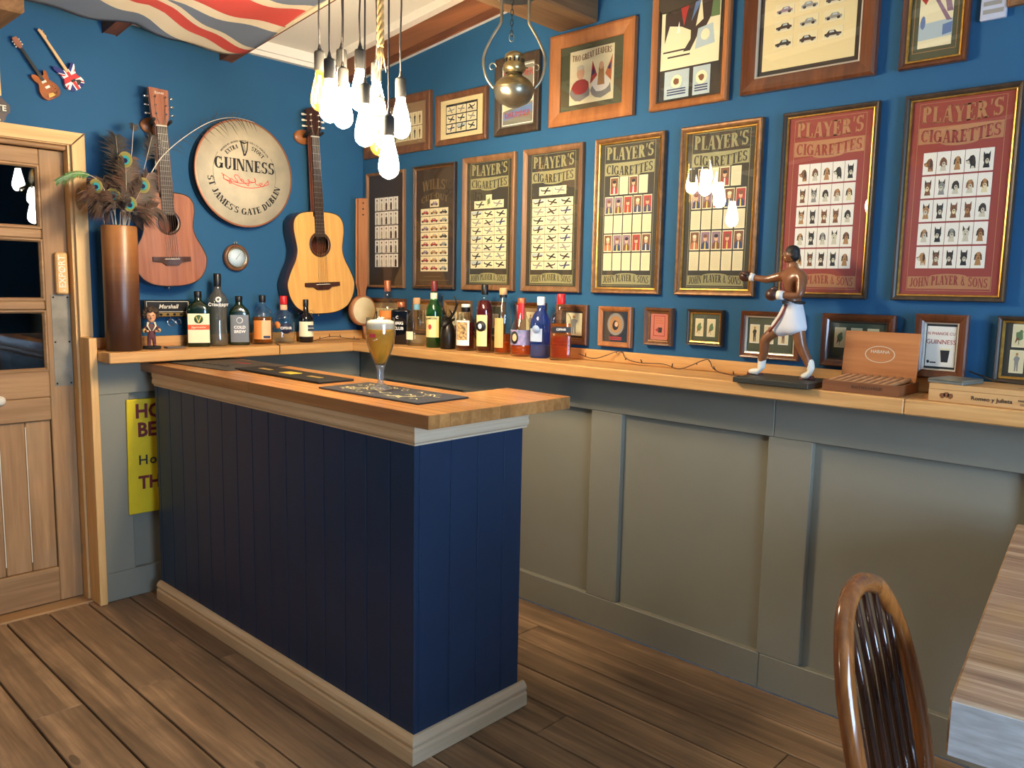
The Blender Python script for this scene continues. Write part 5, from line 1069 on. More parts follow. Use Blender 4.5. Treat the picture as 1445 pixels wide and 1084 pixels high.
# ---------------------------------------------------------------- vase and peacock feathers
m_vase = None
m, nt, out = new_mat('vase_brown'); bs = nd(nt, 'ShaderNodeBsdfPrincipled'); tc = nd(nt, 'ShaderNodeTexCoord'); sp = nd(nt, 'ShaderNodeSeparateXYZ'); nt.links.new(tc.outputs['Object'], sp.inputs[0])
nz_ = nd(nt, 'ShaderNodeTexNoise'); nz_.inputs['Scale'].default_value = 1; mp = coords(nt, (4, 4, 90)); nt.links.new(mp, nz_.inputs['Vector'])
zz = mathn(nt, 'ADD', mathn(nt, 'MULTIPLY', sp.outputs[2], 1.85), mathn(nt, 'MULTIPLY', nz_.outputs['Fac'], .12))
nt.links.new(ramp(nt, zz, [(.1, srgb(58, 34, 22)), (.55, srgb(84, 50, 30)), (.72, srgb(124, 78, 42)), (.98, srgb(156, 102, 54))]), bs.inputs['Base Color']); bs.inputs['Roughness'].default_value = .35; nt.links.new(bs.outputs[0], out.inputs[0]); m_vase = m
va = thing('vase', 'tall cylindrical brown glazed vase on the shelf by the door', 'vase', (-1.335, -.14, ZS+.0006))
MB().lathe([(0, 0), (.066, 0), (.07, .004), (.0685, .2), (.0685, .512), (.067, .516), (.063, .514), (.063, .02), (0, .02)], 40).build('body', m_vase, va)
m_quill = plain('quill_pale', (214, 206, 188), .5); m_barb = plain('barb_bronze', (104, 70, 50), .6, col2=(60, 50, 34), scale=25, sheen=.2); m_barbd = plain('barb_dark', (70, 60, 50), .7, col2=(46, 44, 40), scale=25); m_barbg = plain('barb_green', (84, 130, 60), .5, col2=(50, 96, 54), scale=25)
e_gold = plain('eye_bronze', (138, 122, 66), .4); e_green = plain('eye_green', (120, 122, 54), .4); e_teal = plain('eye_teal', (40, 142, 150), .3); e_navy = plain('eye_navy', (16, 24, 60), .3)
FORG = Vector((-1.335, -.14, 1.13))
def feather(label, tip, via=None, eye=.0, barb=m_barb, bl=.07, start=.45, nb=130, dens=1.0, qr=.0013):
    f = thing('peacock_feather', label, 'feather', FORG, 0, 'peacock feathers in the vase')
    P0 = Vector((random.uniform(-.03, .03), random.uniform(-.03, .03), .02)); T = Vector(tip)-FORG
    M_ = Vector((P0.x*.6+T.x*.25, P0.y, .49)) if via is None else None
    pts = catmull([P0, M_, (M_+T)/2+Vector((T.x*.04, -.01, .02)), T] if via is None else [P0] + [Vector(v)-FORG for v in via] + [T], 10)
    MB().tube(pts, [qr*(1-.75*i/len(pts)) for i in range(len(pts))], 5).build('quill', m_quill, f)
    rnd = random.Random(int(abs(T.x)*1e4)+int(T.z*1e3)); mb = MB(); n = len(pts)
    for i in range(nb):
        t = start+(1-start)*i/nb; k = min(int(t*(n-1)), n-2); p = pts[k].lerp(pts[k+1], t*(n-1)-k); d = (pts[k+1]-pts[k]).normalized()
        sv = d.cross(Vector((.35, -.9, .1))).normalized()
        for s in (-1, 1):
            ln = bl*(.55+.6*math.sin(PI*min(1, (i/nb)*.85+.15)))*rnd.uniform(.7, 1.25); w = .0021
            o = sv*s*.8+d*.75+Vector((rnd.uniform(-.2, .2), rnd.uniform(-.45, .15), rnd.uniform(-.2, .1)))
            a = p; b2 = p+o*ln*.5+Vector((0, 0, -.002)); c = p+o*ln+Vector((0, rnd.uniform(-.01, .005), -.35*ln)); q = d*w
            mb.add([a-q, a+q, b2+q*.8, b2-q*.8, c], [(0, 1, 2, 3), (3, 2, 4)])
    o = mb.build('barbs', barb, f); o['kind'] = 'stuff'
    if eye:
        nrm = Vector((-.45, -.88, .1)).normalized(); zax = Vector((T.x*.8, 0, 1)).normalized(); xax = zax.cross(-nrm).normalized()*1
        R_ = Matrix((xax, -nrm, zax)).transposed().to_4x4()
        for nm, rx, rz_, off, mt, dz in (('eye_ring', 1.0, 1.2, 0, e_gold, 0), ('eye_ring', .8, .98, .001, e_green, -.02), ('eye_centre', .58, .66, .002, e_teal, -.08), ('eye_pupil', .34, .36, .003, e_navy, -.16)):
            MB().prism([(eye*rx*math.cos(a*PI/12), eye*rz_*math.sin(a*PI/12)+eye*dz) for a in range(24)], -.0006, 0).xf(Matrix.Translation(T+nrm*(.006+off)) @ R_).build(nm, mt, f)
feather('peacock feather with its eye highest in the bunch', (-1.311, -.17, 1.882), eye=.027)
feather('peacock feather with a large eye at the right of the bunch', (-1.243, -.17, 1.786), eye=.027)
feather('peacock feather whose eye leans furthest left', (-1.428, -.17, 1.764), eye=.024)
feather('peacock feather whose eye sits second from the left', (-1.367, -.18, 1.733), eye=.026)
feather('peacock feather with its eye just above the vase mouth', (-1.31, -.2, 1.701), eye=.026)
feather('bare pale feather stem ending in a dark round tuft', (-1.256, -.13, 2.035), eye=0, barb=m_barbd, bl=.03, start=.93, nb=22, qr=.0024)
feather('dark wispy feather standing at the back left', (-1.318, -.1, 1.985), eye=0, barb=m_barbd, bl=.075, start=.5)
feather('dark wispy feather crossing the reddish guitar neck', (-1.19, -.15, 2.0), eye=0, barb=m_barbd, bl=.045, start=.78, nb=40, qr=.002)
feather('brown feather spreading right over the reddish guitar', (-1.215, -.16, 1.84), eye=0, bl=.06, start=.45)
feather('brown feather spreading low to the right of the vase', (-1.2, -.19, 1.70), eye=0, bl=.05, start=.5)
feather('brown feather spreading low to the left of the vase', (-1.43, -.19, 1.69), eye=0, bl=.05, start=.5)
feather('brown feather fanning out at the far left of the bunch', (-1.46, -.17, 1.745), eye=0, bl=.06, start=.45)
feather('brown feather standing behind the leftmost eyes', (-1.385, -.12, 1.80), eye=0, bl=.07, start=.45)
feather('brown feather drooping over the front of the vase mouth', (-1.3, -.24, 1.66), eye=0, bl=.05, start=.5)
feather('brown feather rising behind the highest eye', (-1.275, -.12, 1.9), eye=0, bl=.07, start=.45)
feather('brown feather in the middle of the bunch', (-1.33, -.16, 1.80), eye=0, bl=.065, start=.45)
feather('long bare feather stem arching over to the drum sign', (-.70, -.115, 2.135), via=[(-1.315, -.14, 1.6), (-1.2, -.14, 1.837), (-1.112, -.14, 1.957), (-.95, -.135, 2.085), (-.82, -.13, 2.135)], barb=m_barbd, bl=.06, start=.5, nb=18, qr=.0028)
feather('bright green feather arching left over the door casing', (-1.572, -.165, 1.77), via=[(-1.35, -.16, 1.6), (-1.40, -.17, 1.76), (-1.447, -.17, 1.804), (-1.51, -.17, 1.806)], barb=m_barbg, bl=.022, start=.62, nb=60)

# ---------------------------------------------------------------- figures
def skin(name, J, Ed, mat, parent, lv=2, extra=None):
    """one continuous body grown over joints {name: (pos, radius)}"""
    ks = list(J); me = bpy.data.meshes.new(name); me.from_pydata([J[k][0] for k in ks], [(ks.index(a), ks.index(b)) for a, b in Ed], [])
    ob = bpy.data.objects.new(name, me); COL.objects.link(ob); ob.modifiers.new('skin', 'SKIN')
    for i, k in enumerate(ks):
        r = J[k][1]; me.skin_vertices[0].data[i].radius = r if isinstance(r, tuple) else (r, r)
    me.skin_vertices[0].data[0].use_root = True
    sm = ob.modifiers.new('sub', 'SUBSURF'); sm.levels = lv; sm.render_levels = lv
    m2 = bpy.data.meshes.new_from_object(ob.evaluated_get(bpy.context.evaluated_depsgraph_get())); bpy.data.objects.remove(ob); bpy.data.meshes.remove(me)
    if extra:
        bm = bmesh.new(); bm.from_mesh(m2); e2 = extra.mesh('x', mat); bm.from_mesh(e2); bm.to_mesh(m2); bm.free(); bpy.data.meshes.remove(e2)
    m2.materials.clear(); m2.materials.append(mat)
    for p_ in m2.polygons: p_.use_smooth = True
    m2.name = name; return link(name, m2, parent)
m_skinb = plain('boxer_skin', (132, 84, 52), .35, col2=(114, 70, 42), scale=30, coat=.2); m_short = plain('shorts_white', (214, 214, 216), .6); m_glove = plain('glove_brown', (66, 38, 28), .35); m_boot = plain('boot_white', (226, 222, 210), .5); m_hair = plain('hair_black', (22, 18, 16), .6)
bxr = thing('boxer_figurine', 'painted boxer figurine in white shorts throwing a left jab', 'figurine', (-.145, -2.492, ZS), WB_ROT)
MB().box(-.118, .135, -.118, .09, .0006, .018).build('base_plate', plain('base_dark_green', (44, 44, 38), .5), bxr, bev=.002)
J = dict(pelvis=((.018, 0, .215), (.03, .026)), waist=((.022, 0, .262), (.029, .023)), chest=((.016, 0, .322), (.04, .027)), uchest=((.016, 0, .352), (.036, .023)), neck=((.012, 0, .378), .0145), head0=((.008, 0, .398), .019),
         shl=((-.022, .018, .352), .018), ell=((-.085, .02, .337), .0135), wrl=((-.138, .012, .346), .0095),
         shr=((.056, -.026, .35), .0195), elr=((.062, -.05, .285), .0145), wrr=((.0, -.058, .287), .0105),
         hpl=((-.002, .006, .2), .026), knl=((-.07, .0, .14), .0185), cal=((-.072, .006, .1), .0165), anl=((-.086, .01, .05), .0115),
         hpr=((.04, -.006, .2), .026), knr=((.056, -.004, .128), .0185), car=((.074, -.002, .092), .016), anr=((.092, 0, .052), .0115))
Ed = [('pelvis', 'waist'), ('waist', 'chest'), ('chest', 'uchest'), ('uchest', 'neck'), ('neck', 'head0'), ('uchest', 'shl'), ('shl', 'ell'), ('ell', 'wrl'), ('uchest', 'shr'), ('shr', 'elr'), ('elr', 'wrr'), ('pelvis', 'hpl'), ('hpl', 'knl'), ('knl', 'cal'), ('cal', 'anl'), ('pelvis', 'hpr'), ('hpr', 'knr'), ('knr', 'car'), ('car', 'anr')]
hx, hz = .004, .418
ex = MB().ell((hx, 0, hz), (.0235, .019, .0265), 18, 12).ell((hx-.012, 0, hz-.012), (.0135, .0145, .014), 14, 8).tube([(hx-.021, 0, hz+.003), (hx-.0285, 0, hz-.004), (hx-.023, 0, hz-.007)], [.003, .0045, .003], 8).ell((hx-.0215, 0, hz-.0125), (.004, .008, .0022), 8, 6).ell((hx-.0205, 0, hz-.0165), (.004, .0075, .002), 8, 6).ell((hx-.0195, 0, hz+.0075), (.004, .013, .0025), 10, 6)
for s in (-1, 1): ex.ell((hx+.004, s*.0195, hz-.002), (.0055, .003, .008), 10, 6)
bd_ = skin('body', J, Ed, m_skinb, bxr, 2, ex)
hr_ = MB().ell((hx+.004, 0, hz+.009), (.0235, .0205, .0215), 18, 12).ell((hx+.012, 0, hz-.002), (.0165, .0195, .02), 14, 8).build('hair', m_hair, bxr)
for s in (-1, 1): MB().ell((hx-.021, s*.008, hz+.003), (.002, .0033, .0018), 8, 6).build('eye', plain('eye_white', (230, 226, 216), .3) if s < 0 else MATS['eye_white'], bxr)
def glove(c, dx, thumb, nm='boxing_glove'):
    MB().ell(c, (.021, .0165, .0175), 14, 10).ell((c[0]-dx*.006, c[1]+thumb[1], c[2]+thumb[2]), (.012, .007, .0075), 10, 7).lathe([(.0125, -.009), (.0145, -.004), (.0145, .006), (.012, .009)], 14, (0, 0, 0), caps=True).build(nm, m_glove, bxr)
g_ = MB().ell((-.158, .01, .348), (.022, .017, .0185), 14, 10).ell((-.152, -.004, .356), (.013, .008, .008), 10, 7, rot=Matrix.Rotation(.3, 3, 'Y')).build('boxing_glove', m_glove, bxr)
MB().tube([(-.14, .0115, .3465), (-.126, .0135, .344)], [.0145, .012], 12).build('glove_cuff', m_boot, g_)
g_ = MB().ell((-.026, -.06, .288), (.022, .0185, .02), 14, 10).ell((-.02, -.06, .306), (.014, .009, .008), 10, 7, rot=Matrix.Rotation(-.2, 3, 'Y')).build('boxing_glove', m_glove, bxr)
MB().tube([(-.008, -.059, .2875), (.012, -.057, .287)], [.0155, .014], 12).build('glove_cuff', m_boot, g_)
Js = dict(p=((.018, 0, .236), (.034, .029)), w=((.021, 0, .262), (.0315, .026)), c=((.017, 0, .205), (.037, .03)), l=((-.018, .004, .182), .033), l2=((-.042, .002, .166), .0315), r=((.042, -.005, .182), .033), r2=((.048, -.005, .163), .0315))
so = skin('shorts', Js, [('p', 'w'), ('p', 'c'), ('c', 'l'), ('l', 'l2'), ('c', 'r'), ('r', 'r2')], m_short, bxr, 2)
MB().tube([(.021+.0325*math.cos(t*PI/12), .0265*math.sin(t*PI/12), .264) for t in range(24)], .005, 8, closed=True).build('waistband', m_hair, so)
MB().tube([(.012, -.03, .258), (.0, -.0345, .225), (-.022, -.034, .19), (-.042, -.0315, .168)], .0042, 6, flat=.6).build('side_stripe', plain('stripe_maroon', (112, 44, 40), .6), so)
def boot(an, toe, heel_up):
    a = Vector(an); t_ = Vector(toe)
    Jb = dict(h=((a.x+.004, a.y, a.z-.026 if not heel_up else a.z-.02), .0125), t=((a.x+(.006 if a.x < 0 else -.008), a.y, a.z+.03), .0155), b=((a.x+(t_.x-a.x)*.55, a.y+(t_.y-a.y)*.55, (a.z-.028+t_.z)/2+.002), .0115), f=((t_.x, t_.y, t_.z), .0075))
    bo = skin('boot', Jb, [('h', 't'), ('h', 'b'), ('b', 'f')], m_boot, bxr, 2)
    MB().tube([(a.x+.012, a.y, Jb['h'][0][2]-.0125), (a.x+(t_.x-a.x)*.55, a.y, Jb['b'][0][2]-.0115), (t_.x-.004 if t_.x < a.x else t_.x, t_.y, t_.z-.0065)], [.008, .0085, .006], 8, flat=.35).build('sole', plain('sole_maroon', (86, 34, 30), .6) if 'sole_maroon' not in MATS else MATS['sole_maroon'], bo)
boot((-.086, .01, .055), (-.125, .004, .0275), False); boot((.092, 0, .058), (.062, -.006, .027), True)

# nodding-head musician figure
m_doll = plain('doll_skin', (206, 150, 112), .5); m_dollh = plain('doll_hair', (52, 40, 30), .8, bump=.8, bscale=120, col2=(70, 56, 40), scale=60)
bh = thing('bobblehead', 'bobblehead figure with a bushy brown hairdo beside the vase', 'figurine', (-1.21, -.12, ZS+.0006), -.3)
MB().lathe([(0, 0), (.036, 0), (.038, .003), (.036, .012), (0, .012)], 24).build('base', m_blackm, bh)
J = dict(hip=((0, 0, .06), (.014, .011)), ch=((0, 0, .088), (.019, .013)), nk=((0, 0, .108), .007), ls=((-.018, 0, .098), .008), le=((-.032, -.006, .08), .0065), lh=((-.016, -.018, .074), .005), rs=((.018, 0, .098), .008), re=((.034, -.006, .084), .0065), rh=((.018, -.018, .08), .005), l1=((-.009, 0, .048), .0095), l2=((-.011, 0, .016), .0075), l3=((-.012, -.014, .017), .006), r1=((.009, 0, .048), .0095), r2=((.011, 0, .016), .0075), r3=((.012, -.014, .017), .006))
skin('body', J, [('hip', 'ch'), ('ch', 'nk'), ('ch', 'ls'), ('ls', 'le'), ('le', 'lh'), ('ch', 'rs'), ('rs', 're'), ('re', 'rh'), ('hip', 'l1'), ('l1', 'l2'), ('l2', 'l3'), ('hip', 'r1'), ('r1', 'r2'), ('r2', 'r3')], plain('doll_clothes', (106, 46, 44), .6, col2=(70, 40, 44), scale=40), bh, 2)
for s in (-1, 1):
    MB().tube([(s*.012, -.01, .116), (s*.017, -.012, .1), (s*.004, -.017, .078)], [.005, .004, .002], 6, flat=.4).build('collar', b_cream, bh)
    MB().ell((s*.017, -.02, .077), (.006, .005, .005), 8, 6).build('hand', m_doll, bh)
    MB().tube([(s*.032, -.006, .082), (s*.026, -.012, .078)], [.0085, .0095], 8).build('cuff', b_tan, bh)
hd = MB().ell((0, -.004, .142), (.0205, .019, .026), 16, 12).ell((0, -.01, .124), (.0135, .012, .011), 12, 8).tube([(0, -.021, .143), (0, -.0275, .135), (0, -.023, .132)], [.0025, .004, .003], 8).ell((0, -.0225, .126), (.006, .003, .0018), 8, 5).build('head', m_doll, bh)
for s in (-1, 1): MB().ell((s*.008, -.0215, .145), (.0033, .002, .0018), 8, 5).build('eye', m_ink, hd)
mb = MB()
for k in range(70):
    zf = 1-2*(k+.5)/70; rr_ = math.sqrt(1-zf*zf); a = k*2.399; d_ = Vector((rr_*math.cos(a), rr_*math.sin(a), zf))
    if (d_.y < -.35 and d_.z < .45) or d_.z < -.55: continue
    c_ = Vector((0, .004, .15))+Vector((d_.x*.027, d_.y*.025, d_.z*.026)); mb.ell(c_, (.0095, .0095, .0095), 8, 6)
mb.build('hair', m_dollh, hd)
ph = tag(MB().box(-.04, .04, -.02, .02, 0, .008).build('pocket_radio', plain('grey_case', (120, 118, 116), .3, .5), None, bev=.002), 'flat grey device lying beside the bobblehead', 'device'); ph.location = (-1.118, -.135, ZS+.0006); ph.rotation_euler = (0, 0, .05)

# ---------------------------------------------------------------- things on the right of the shelf
m_cedar = wood('cigar_cedar', (156, 92, 46), (196, 130, 76), 'x', .5, 1.2, .04, .06); m_cedar_d = wood('cigar_cedar_dark', (104, 62, 36), (146, 94, 58), 'x', .5, 1.2, .04, .06)
cb = thing('cigar_box', 'open cedar cigar box with its lid leaning back', 'box', (-.135, -2.767, ZS+.0006), WB_ROT)
W2, D2, H2 = .112, .088, .032
bx_ = MB().box(-W2, W2, -D2, D2, 0, .004).box(-W2, W2, -D2, -D2+.005, .004, H2).box(-W2, W2, D2-.005, D2, .004, H2).box(-W2, -W2+.005, -D2+.005, D2-.005, .004, H2).box(W2-.005, W2, -D2+.005, D2-.005, .004, H2).build('box_tray', m_cedar_d, cb)
MB().box(-W2+.005, W2-.005, -D2+.005, D2-.005, .004, .006).build('gap_shade_sheet', P_['dark'], cb)  # dark sheet over the tray floor, painted shade for the gaps between cigars
put_text(bx_, 'ROTHSCHILD', .0125, .02, .018, -D2-.0004, P_['dark'], bold=.01, space=1.2)
ld = MB().box(-W2, W2, 0, .006, 0, .15).build('lid', m_cedar, cb, bev=.001); ld.location = (0, D2-.03, .03); ld.rotation_euler = (-.1, 0, .0)
mb = MB()
for k in range(48):
    a = k*PI/24; mb.poly([(.045*math.cos(a), -.0006, .08+.026*math.sin(a)), (.045*math.cos(a+.1), -.0006, .08+.026*math.sin(a+.1)), (.042*math.cos(a+.1), -.0006, .08+.024*math.sin(a+.1)), (.042*math.cos(a), -.0006, .08+.024*math.sin(a))])
mb.build('stamp_ring', P_['pale'], ld)
put_text(ld, 'HABANA', .014, 0, .088, -.0007, P_['pale'])
m_cigar = plain('cigar_leaf', (206, 156, 108), .7, col2=(180, 130, 86), scale=30)
for k in range(9):
    c_ = tag(MB().tube([(-.0, -.07, 0), (0, -.06, 0), (0, .02, 0), (0, .05, 0)], [.0065, .0078, .0078, .0065], 10).build('cigar', m_cigar), ['leftmost', 'second', 'third', 'fourth', 'middle', 'sixth', 'seventh', 'eighth', 'rightmost'][k]+' brown cigar in the open cedar box, counting from the left', 'cigar', 'cigars in the box')
    c_.location = (-.135-.005, -2.767-(-.09+.0222*k), ZS+.034); c_.rotation_euler = (0.16, 0, WB_ROT-.25)
wbx = thing('wooden_box', 'long pale wooden presentation box with branded print at far right', 'box', (-.13, -3.12, ZS+.0006), WB_ROT)
m_pale = wood('pale_box_wood', (186, 138, 84), (216, 172, 116), 'x', .55, 1.2, .03, .06)
MB().box(-.165, .2, -.088, .088, 0, .034).build('box_base', m_pale, wbx, bev=.001); MB().box(-.165, .2, -.088, .088, .0345, .05).build('box_lid', m_pale, wbx, bev=.001)
put_text(wbx, 'Romeo y Julieta', .0155, -.008, .018, -.0885, P_['dark'], bold=.01); put_text(wbx, 'MADE IN', .008, .07, .022, -.0885, P_['dark']); put_text(wbx, 'CUBA', .008, .07, .012, -.0885, P_['dark'])
mb = MB(); flat_polys(mb, [blob(random.Random(8), -.128+.01*i, .018+.003*(i % 2), .008, .008, 8, .2) for i in range(3)], -.0886); mb.build('crest_print', P_['brown'], wbx)
MB().box(.04, .055, -.03, -.025, .05, .0505).build('lid_mark', P_['dark'], wbx); MB().box(.06, .072, -.032, -.027, .05, .0505).build('lid_mark', P_['dark'], wbx)
sd_ = thing('flat_case', 'flat grey plastic case lying on the pale wooden box', 'case', (-.15, -3.005, ZS+.0512), WB_ROT-.2)
MB().box(-.048, .048, -.06, .06, 0, .006).build('case_base', plain('case_grey', (120, 124, 118), .3), sd_, bev=.001); MB().box(-.048, .048, -.06, .06, .0064, .012).build('case_lid', plain('case_dark', (90, 92, 86), .35, col2=(120, 116, 100), scale=30), sd_, bev=.001)

# string of fairy lights, two lengths, each with its little bulbs
m_fwire = plain('wire_brown', (58, 30, 22), .5)
def fairy(label, pts, n):
    f = thing('fairy_lights', label, 'string lights', (0, 0, 0)); C = catmull(pts, 6)
    MB().tube(C, .0017, 6).build('wire', m_fwire, f)
    for k in range(n):
        p_ = C[int((k+.5)/n*(len(C)-1))]; a = random.uniform(-.5, .5)
        MB().tube([p_, p_+Vector((random.uniform(-.006, .0), a*.014, -.006 if p_.z > ZS+.02 else .014))], [.0026, .0018], 6).build('bulb', m_fwire, f)
fairy('dark fairy light wire trailing along the shelf left of the boxer', [(-.05, -1.56, 1.125), (-.06, -1.655, 1.113), (-.03, -1.753, 1.148), (-.045, -1.795, 1.123), (-.055, -1.863, 1.112), (-.055, -1.976, 1.115), (-.06, -2.054, 1.104), (-.045, -2.141, 1.142), (-.045, -2.165, 1.142), (-.055, -2.19, 1.114), (-.07, -2.25, 1.102), (-.09, -2.34, 1.103)], 9)
fairy('dark fairy light wire curling beside the small black rum bottle', [(-.41, -.06, 1.1015), (-.353, -.06, 1.102), (-.285, -.05, 1.114), (-.219, -.045, 1.118), (-.151, -.06, 1.106), (-.1, -.1, 1.102)], 5)
wi = tag(MB().tube(catmull([(-.6, -.1, ZS+.002), (-.65, -.2, ZS+.002), (-.663, -.2435, ZS+.0005), (-.664, -.2425, 1.065), (-.662, -.23, 1.0495)], 5), .0015, 6).build('thin_cable', m_black), 'thin black cable hanging over the shelf edge under the guitars', 'cable')
wi2 = tag(MB().tube(catmull([(-.06, -3.015, 1.178), (-.055, -3.05, 1.166), (-.07, -3.1, 1.156), (-.09, -3.18, 1.1545)], 5), .0022, 6).build('thin_cable', m_black), 'black cable curling up beside the flat case', 'cable')

# ---------------------------------------------------------------- on the bar
ZB = 1.0440
def xymat(poly, z0, z1): return MB().prism(poly, z0, z1, 'xy')
m_mat = plain('mat_grey_black', (62, 58, 54), .6); m_rub = plain('rubber_black', (22, 21, 20), .7, bump=.4, bscale=300); m_towel = plain('towel_black', (30, 25, 26), .95, bump=.5, bscale=400, sheen=.2)
mt1 = thing('bar_mat', 'flat grey bar mat at the far end of the bar top', 'mat', (-1.02, -.39, ZB)); mt1.rotation_euler = (0, 0, .1)
MB().box(-.15, .15, -.26, .26, 0, .003).build('sheet', m_mat, mt1)
mb = MB(); 
for k in range(3): scribble(mb, -.2, .12, 0, .02, 0, th=.0035, n=11, seed=k)
mb.v = [(-.06+.0+v[2]*1.2+.0, -v[0], .0034) for v in mb.v]; mb.build('printed_script', plain('mat_white_print', (206, 200, 186), .7), mt1)
MB().box(.05, .075, -.1, .02, .003, .0034).build('red_print', plain('mat_red_print', (140, 46, 40), .7), mt1)
mt2 = thing('rubber_drip_mat', 'long narrow black rubber drip mat on the bar top', 'mat', (-1.02, -.93, ZB)); mt2.rotation_euler = (0, 0, .0)
MB().box(-.075, .075, -.3, .3, 0, .008).build('sheet', m_rub, mt2, bev=.002)
for k, (yv, c) in enumerate(((.18, c_gold), (0, plain('mat_gold', (206, 178, 60), .5)), (-.17, c_gold))): MB().box(-.016 if k != 1 else -.03, .006 if k != 1 else .022, yv-.04, yv+.04, .008, .0095).build('raised_logo', c, mt2)
mt3 = thing('bar_towel', 'black bar towel with gold print under the beer glass', 'towel', (-1.045, -1.575, ZB)); mt3.rotation_euler = (0, 0, .03)
MB().box(-.108, .108, -.25, .25, 0, .005).build('cloth', m_towel, mt3, bev=.002)
mb = MB(); rn = random.Random(5)
for k in range(46):
    c0 = (rn.uniform(-.075, .075), rn.uniform(-.2, .2)); L_ = rn.uniform(.02, .06); a = rn.uniform(-.5, .5)+PI/2
    pts = [(c0[0]+L_*(t-.5)*math.cos(a)+.008*math.sin(t*7+k), c0[1]+L_*(t-.5)*math.sin(a)) for t in (0, .25, .5, .75, 1)]
    for (a_, b_), (c_, d_) in zip(pts, pts[1:]): mb.poly([(a_-.003, b_, .0056), (a_+.003, b_, .0056), (c_+.003, d_, .0056), (c_-.003, d_, .0056)])
o = mb.build('printed_pattern', plain('towel_gold', (222, 208, 150), .8), mt3); o['kind'] = 'stuff'
bg2 = thing('beer_glass', 'stemmed glass of golden beer with a white head', 'glass', (-1.035, -1.505, ZB+.0055))
m_beer = liq('beer', (1.0, .82, .34), (255, 190, 64), .55); m_foam = thin_glass('beer_foam', (1, .98, .92), .3, body=.72, bodycol=srgb(248, 242, 226))
MB().lathe([(0, 0), (.04, 0), (.042, .002), (.04, .005), (.022, .012), (.011, .022), (.0095, .03), (.0135, .042), (.0105, .056), (.0145, .074), (.0165, .0805), (0, .0815)], 36).build('stem', thin_glass('stem_glass', (.9, .92, .9), 3.0, body=.16, bodycol=srgb(236, 238, 236)), bg2)
MB().lathe([(.0165, .082), (.034, .118), (.045, .152), (.049, .185), (.048, .215), (.046, .238), (.0452, .238), (.0472, .214), (.0482, .185), (.0442, .153), (.0332, .119), (.016, .083)], 36, caps=False).build('bowl', g_clear, bg2)
MB().lathe([(0, .084), (.0145, .087), (.031, .121), (.0422, .154), (.0462, .185), (.0462, .2), (0, .2)], 36).build('beer', m_beer, bg2)
MB().lathe([(0, .2005), (.0458, .2005), (.0455, .215), (.0445, .226), (.03, .231), (0, .232)], 36).build('foam', m_foam, bg2)
MB().box(-.012, .012, -.0005, 0, -.006, .006).xf(Matrix.Translation((0, 0, .18)) @ Matrix.Rotation(-1.2, 4, 'Z') @ Matrix.Translation((0, -.0492, 0))).build('red_mark', plain('mark_red', (176, 50, 60), .5), bg2)

# ---------------------------------------------------------------- table and chair at the right
m_tab = wood('rough_table_wood', (112, 84, 64), (206, 180, 148), 'y', .85, 1.6, .0, 1.0, wear=(168, 130, 74), mid=(160, 130, 104)); m_tabend = plain('table_end_grain', (196, 192, 188), .8, col2=(170, 164, 158), scale=20, stretch=(1, 1, 6))
tb = thing('rough_table', 'rough sawn thick timber table top at the right edge', 'table', (-.72, -3.62, 0)); tb.rotation_euler = (0, 0, .118)
MB().box(-.61, .55, -.36, .36, .7, .793).build('table_top', [m_tab], tb, bev=.004)
MB().box(-.6135, -.6105, -.357, .357, .703, .79).build('end_grain', m_tabend, tb, bev=.001)
for sx_ in (-.1, .45):
    for sy_ in (-.28, .28): MB().box(sx_-.04, sx_+.04, sy_-.04, sy_+.04, .001, .699).build('leg', m_tab, tb, bev=.004)
MB().box(-.05, .4, .265, .295, .59, .699).build('apron', m_tab, tb); MB().box(-.05, .4, -.295, -.265, .59, .699).build('apron', m_tab, tb)
m_wind = wood('windsor_wood', (92, 50, 20), (164, 100, 46), 'z', .22, .8, .0, .03, coat=.6); m_windd = wood('windsor_dark', (40, 20, 12), (72, 38, 20), 'z', .2, .8, .0, .03, coat=.6)
ch = thing('windsor_chair', 'dark polished hoop-back spindle chair pulled up to the rough table', 'chair', (-1.228, -3.408, 0), .0); ch.rotation_euler = (0, 0, .05)
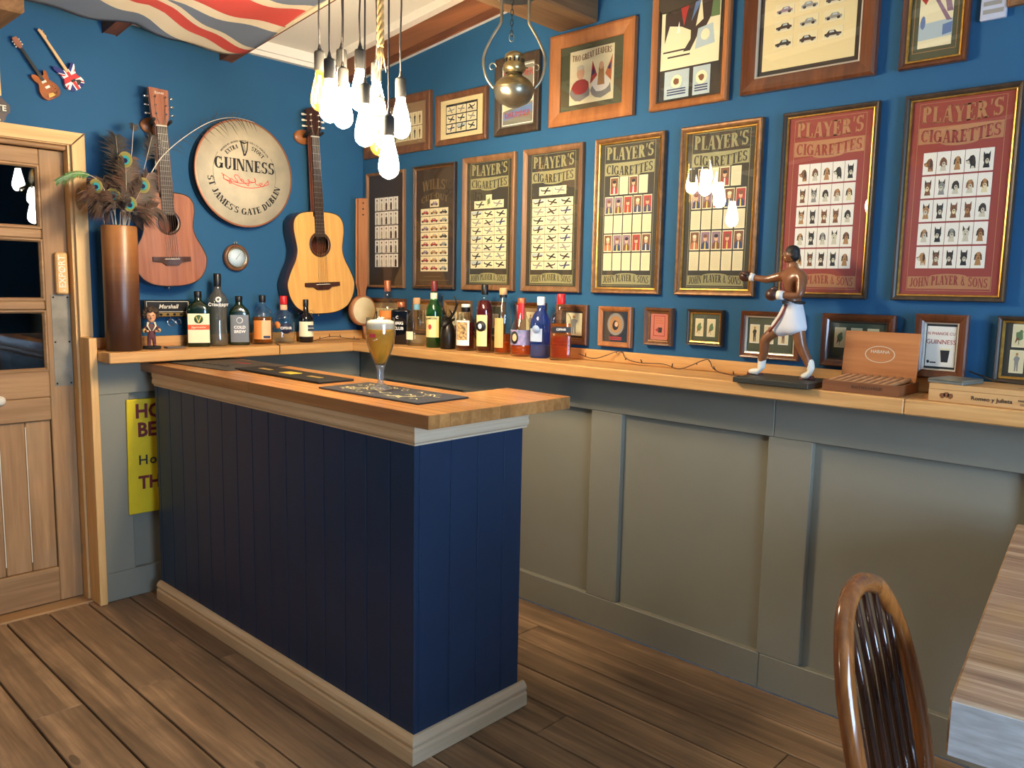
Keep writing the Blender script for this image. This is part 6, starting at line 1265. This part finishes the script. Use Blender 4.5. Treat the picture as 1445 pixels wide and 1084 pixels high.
hp = [(-.17, .15, .44), (-.188, .16, .55), (-.192, .178, .68), (-.172, .196, .79), (-.118, .212, .875), (-.06, .22, .905), (0, .223, .913), (.06, .22, .905), (.118, .212, .875), (.172, .196, .79), (.192, .178, .68), (.188, .16, .55), (.17, .15, .44)]
ln_ = lambda z: .04*max(0, (z-.44)/.47)
hp = [(x*.9, y+ln_(z), z-.032*max(0, (z-.44)/.47)) for x, y, z in hp]
MB().tube(catmull(hp, 6), .0185, 10, flat=.85).build('hoop', m_wind, ch)
st_ = [(x0 if True else 0, .15+.0*abs(x0), .44) for x0 in (-.11, -.066, -.022, .022, .066, .11)]
for x0, y0_, z0_ in st_:
    xt = x0*1.12; zt = .881-.038*(abs(xt)/.12)**2*(1 if abs(xt) < .125 else 1.4); yt = .262-.012*(abs(xt)/.12)**2
    MB().tube([(x0, .15, .445), (x0*1.05, .184, .57), (x0*1.1, .222, .735), (xt, yt, zt)], [.008, .0095, .0075, .006], 8).build('spindle', m_windd, ch)
seat = catmull([(-.2, .17, 0), (-.215, 0, 0), (-.2, -.17, 0), (0, -.215, 0), (.2, -.17, 0), (.215, 0, 0), (.2, .17, 0), (0, .2, 0)], 5, closed=True)
MB().prism([(p_.x, p_.y) for p_ in seat], .415, .45, 'xy').build('seat', m_wind, ch, bev=.008)
for sx_ in (-1, 1):
    for sy_ in (-1, 1): MB().tube([(sx_*.14, sy_*.13, .416), (sx_*.165, sy_*.155, .26), (sx_*.19, sy_*.18, .002)], [.014, .02, .012], 10).build('leg', m_wind, ch)
    MB().tube([(sx_*.168, -.157, .2), (sx_*.168, .157, .2)], .011, 8).build('stretcher', m_wind, ch)
MB().tube([(-.168, 0, .2), (.168, 0, .2)], .011, 8).build('stretcher', m_wind, ch)

# ---------------------------------------------------------------- added fill globe, out of view at left, to brighten the bar's long side
gl_ = thing('fill_globe', 'frosted ceiling globe lamp out of view on the left', 'lamp', (-4.1, -1.3, 2.1))
MB().tube([(0, 0, .1), (0, 0, ceil_z(-1.3)-2.1-.004)], .006, 8).build('stem', m_brass, gl_)
MB().ell((0, 0, 0), (.1, .1, .1), 20, 14).build('globe', emitter('fill_globe_glow', (1.0, .80, .54), 90), gl_)
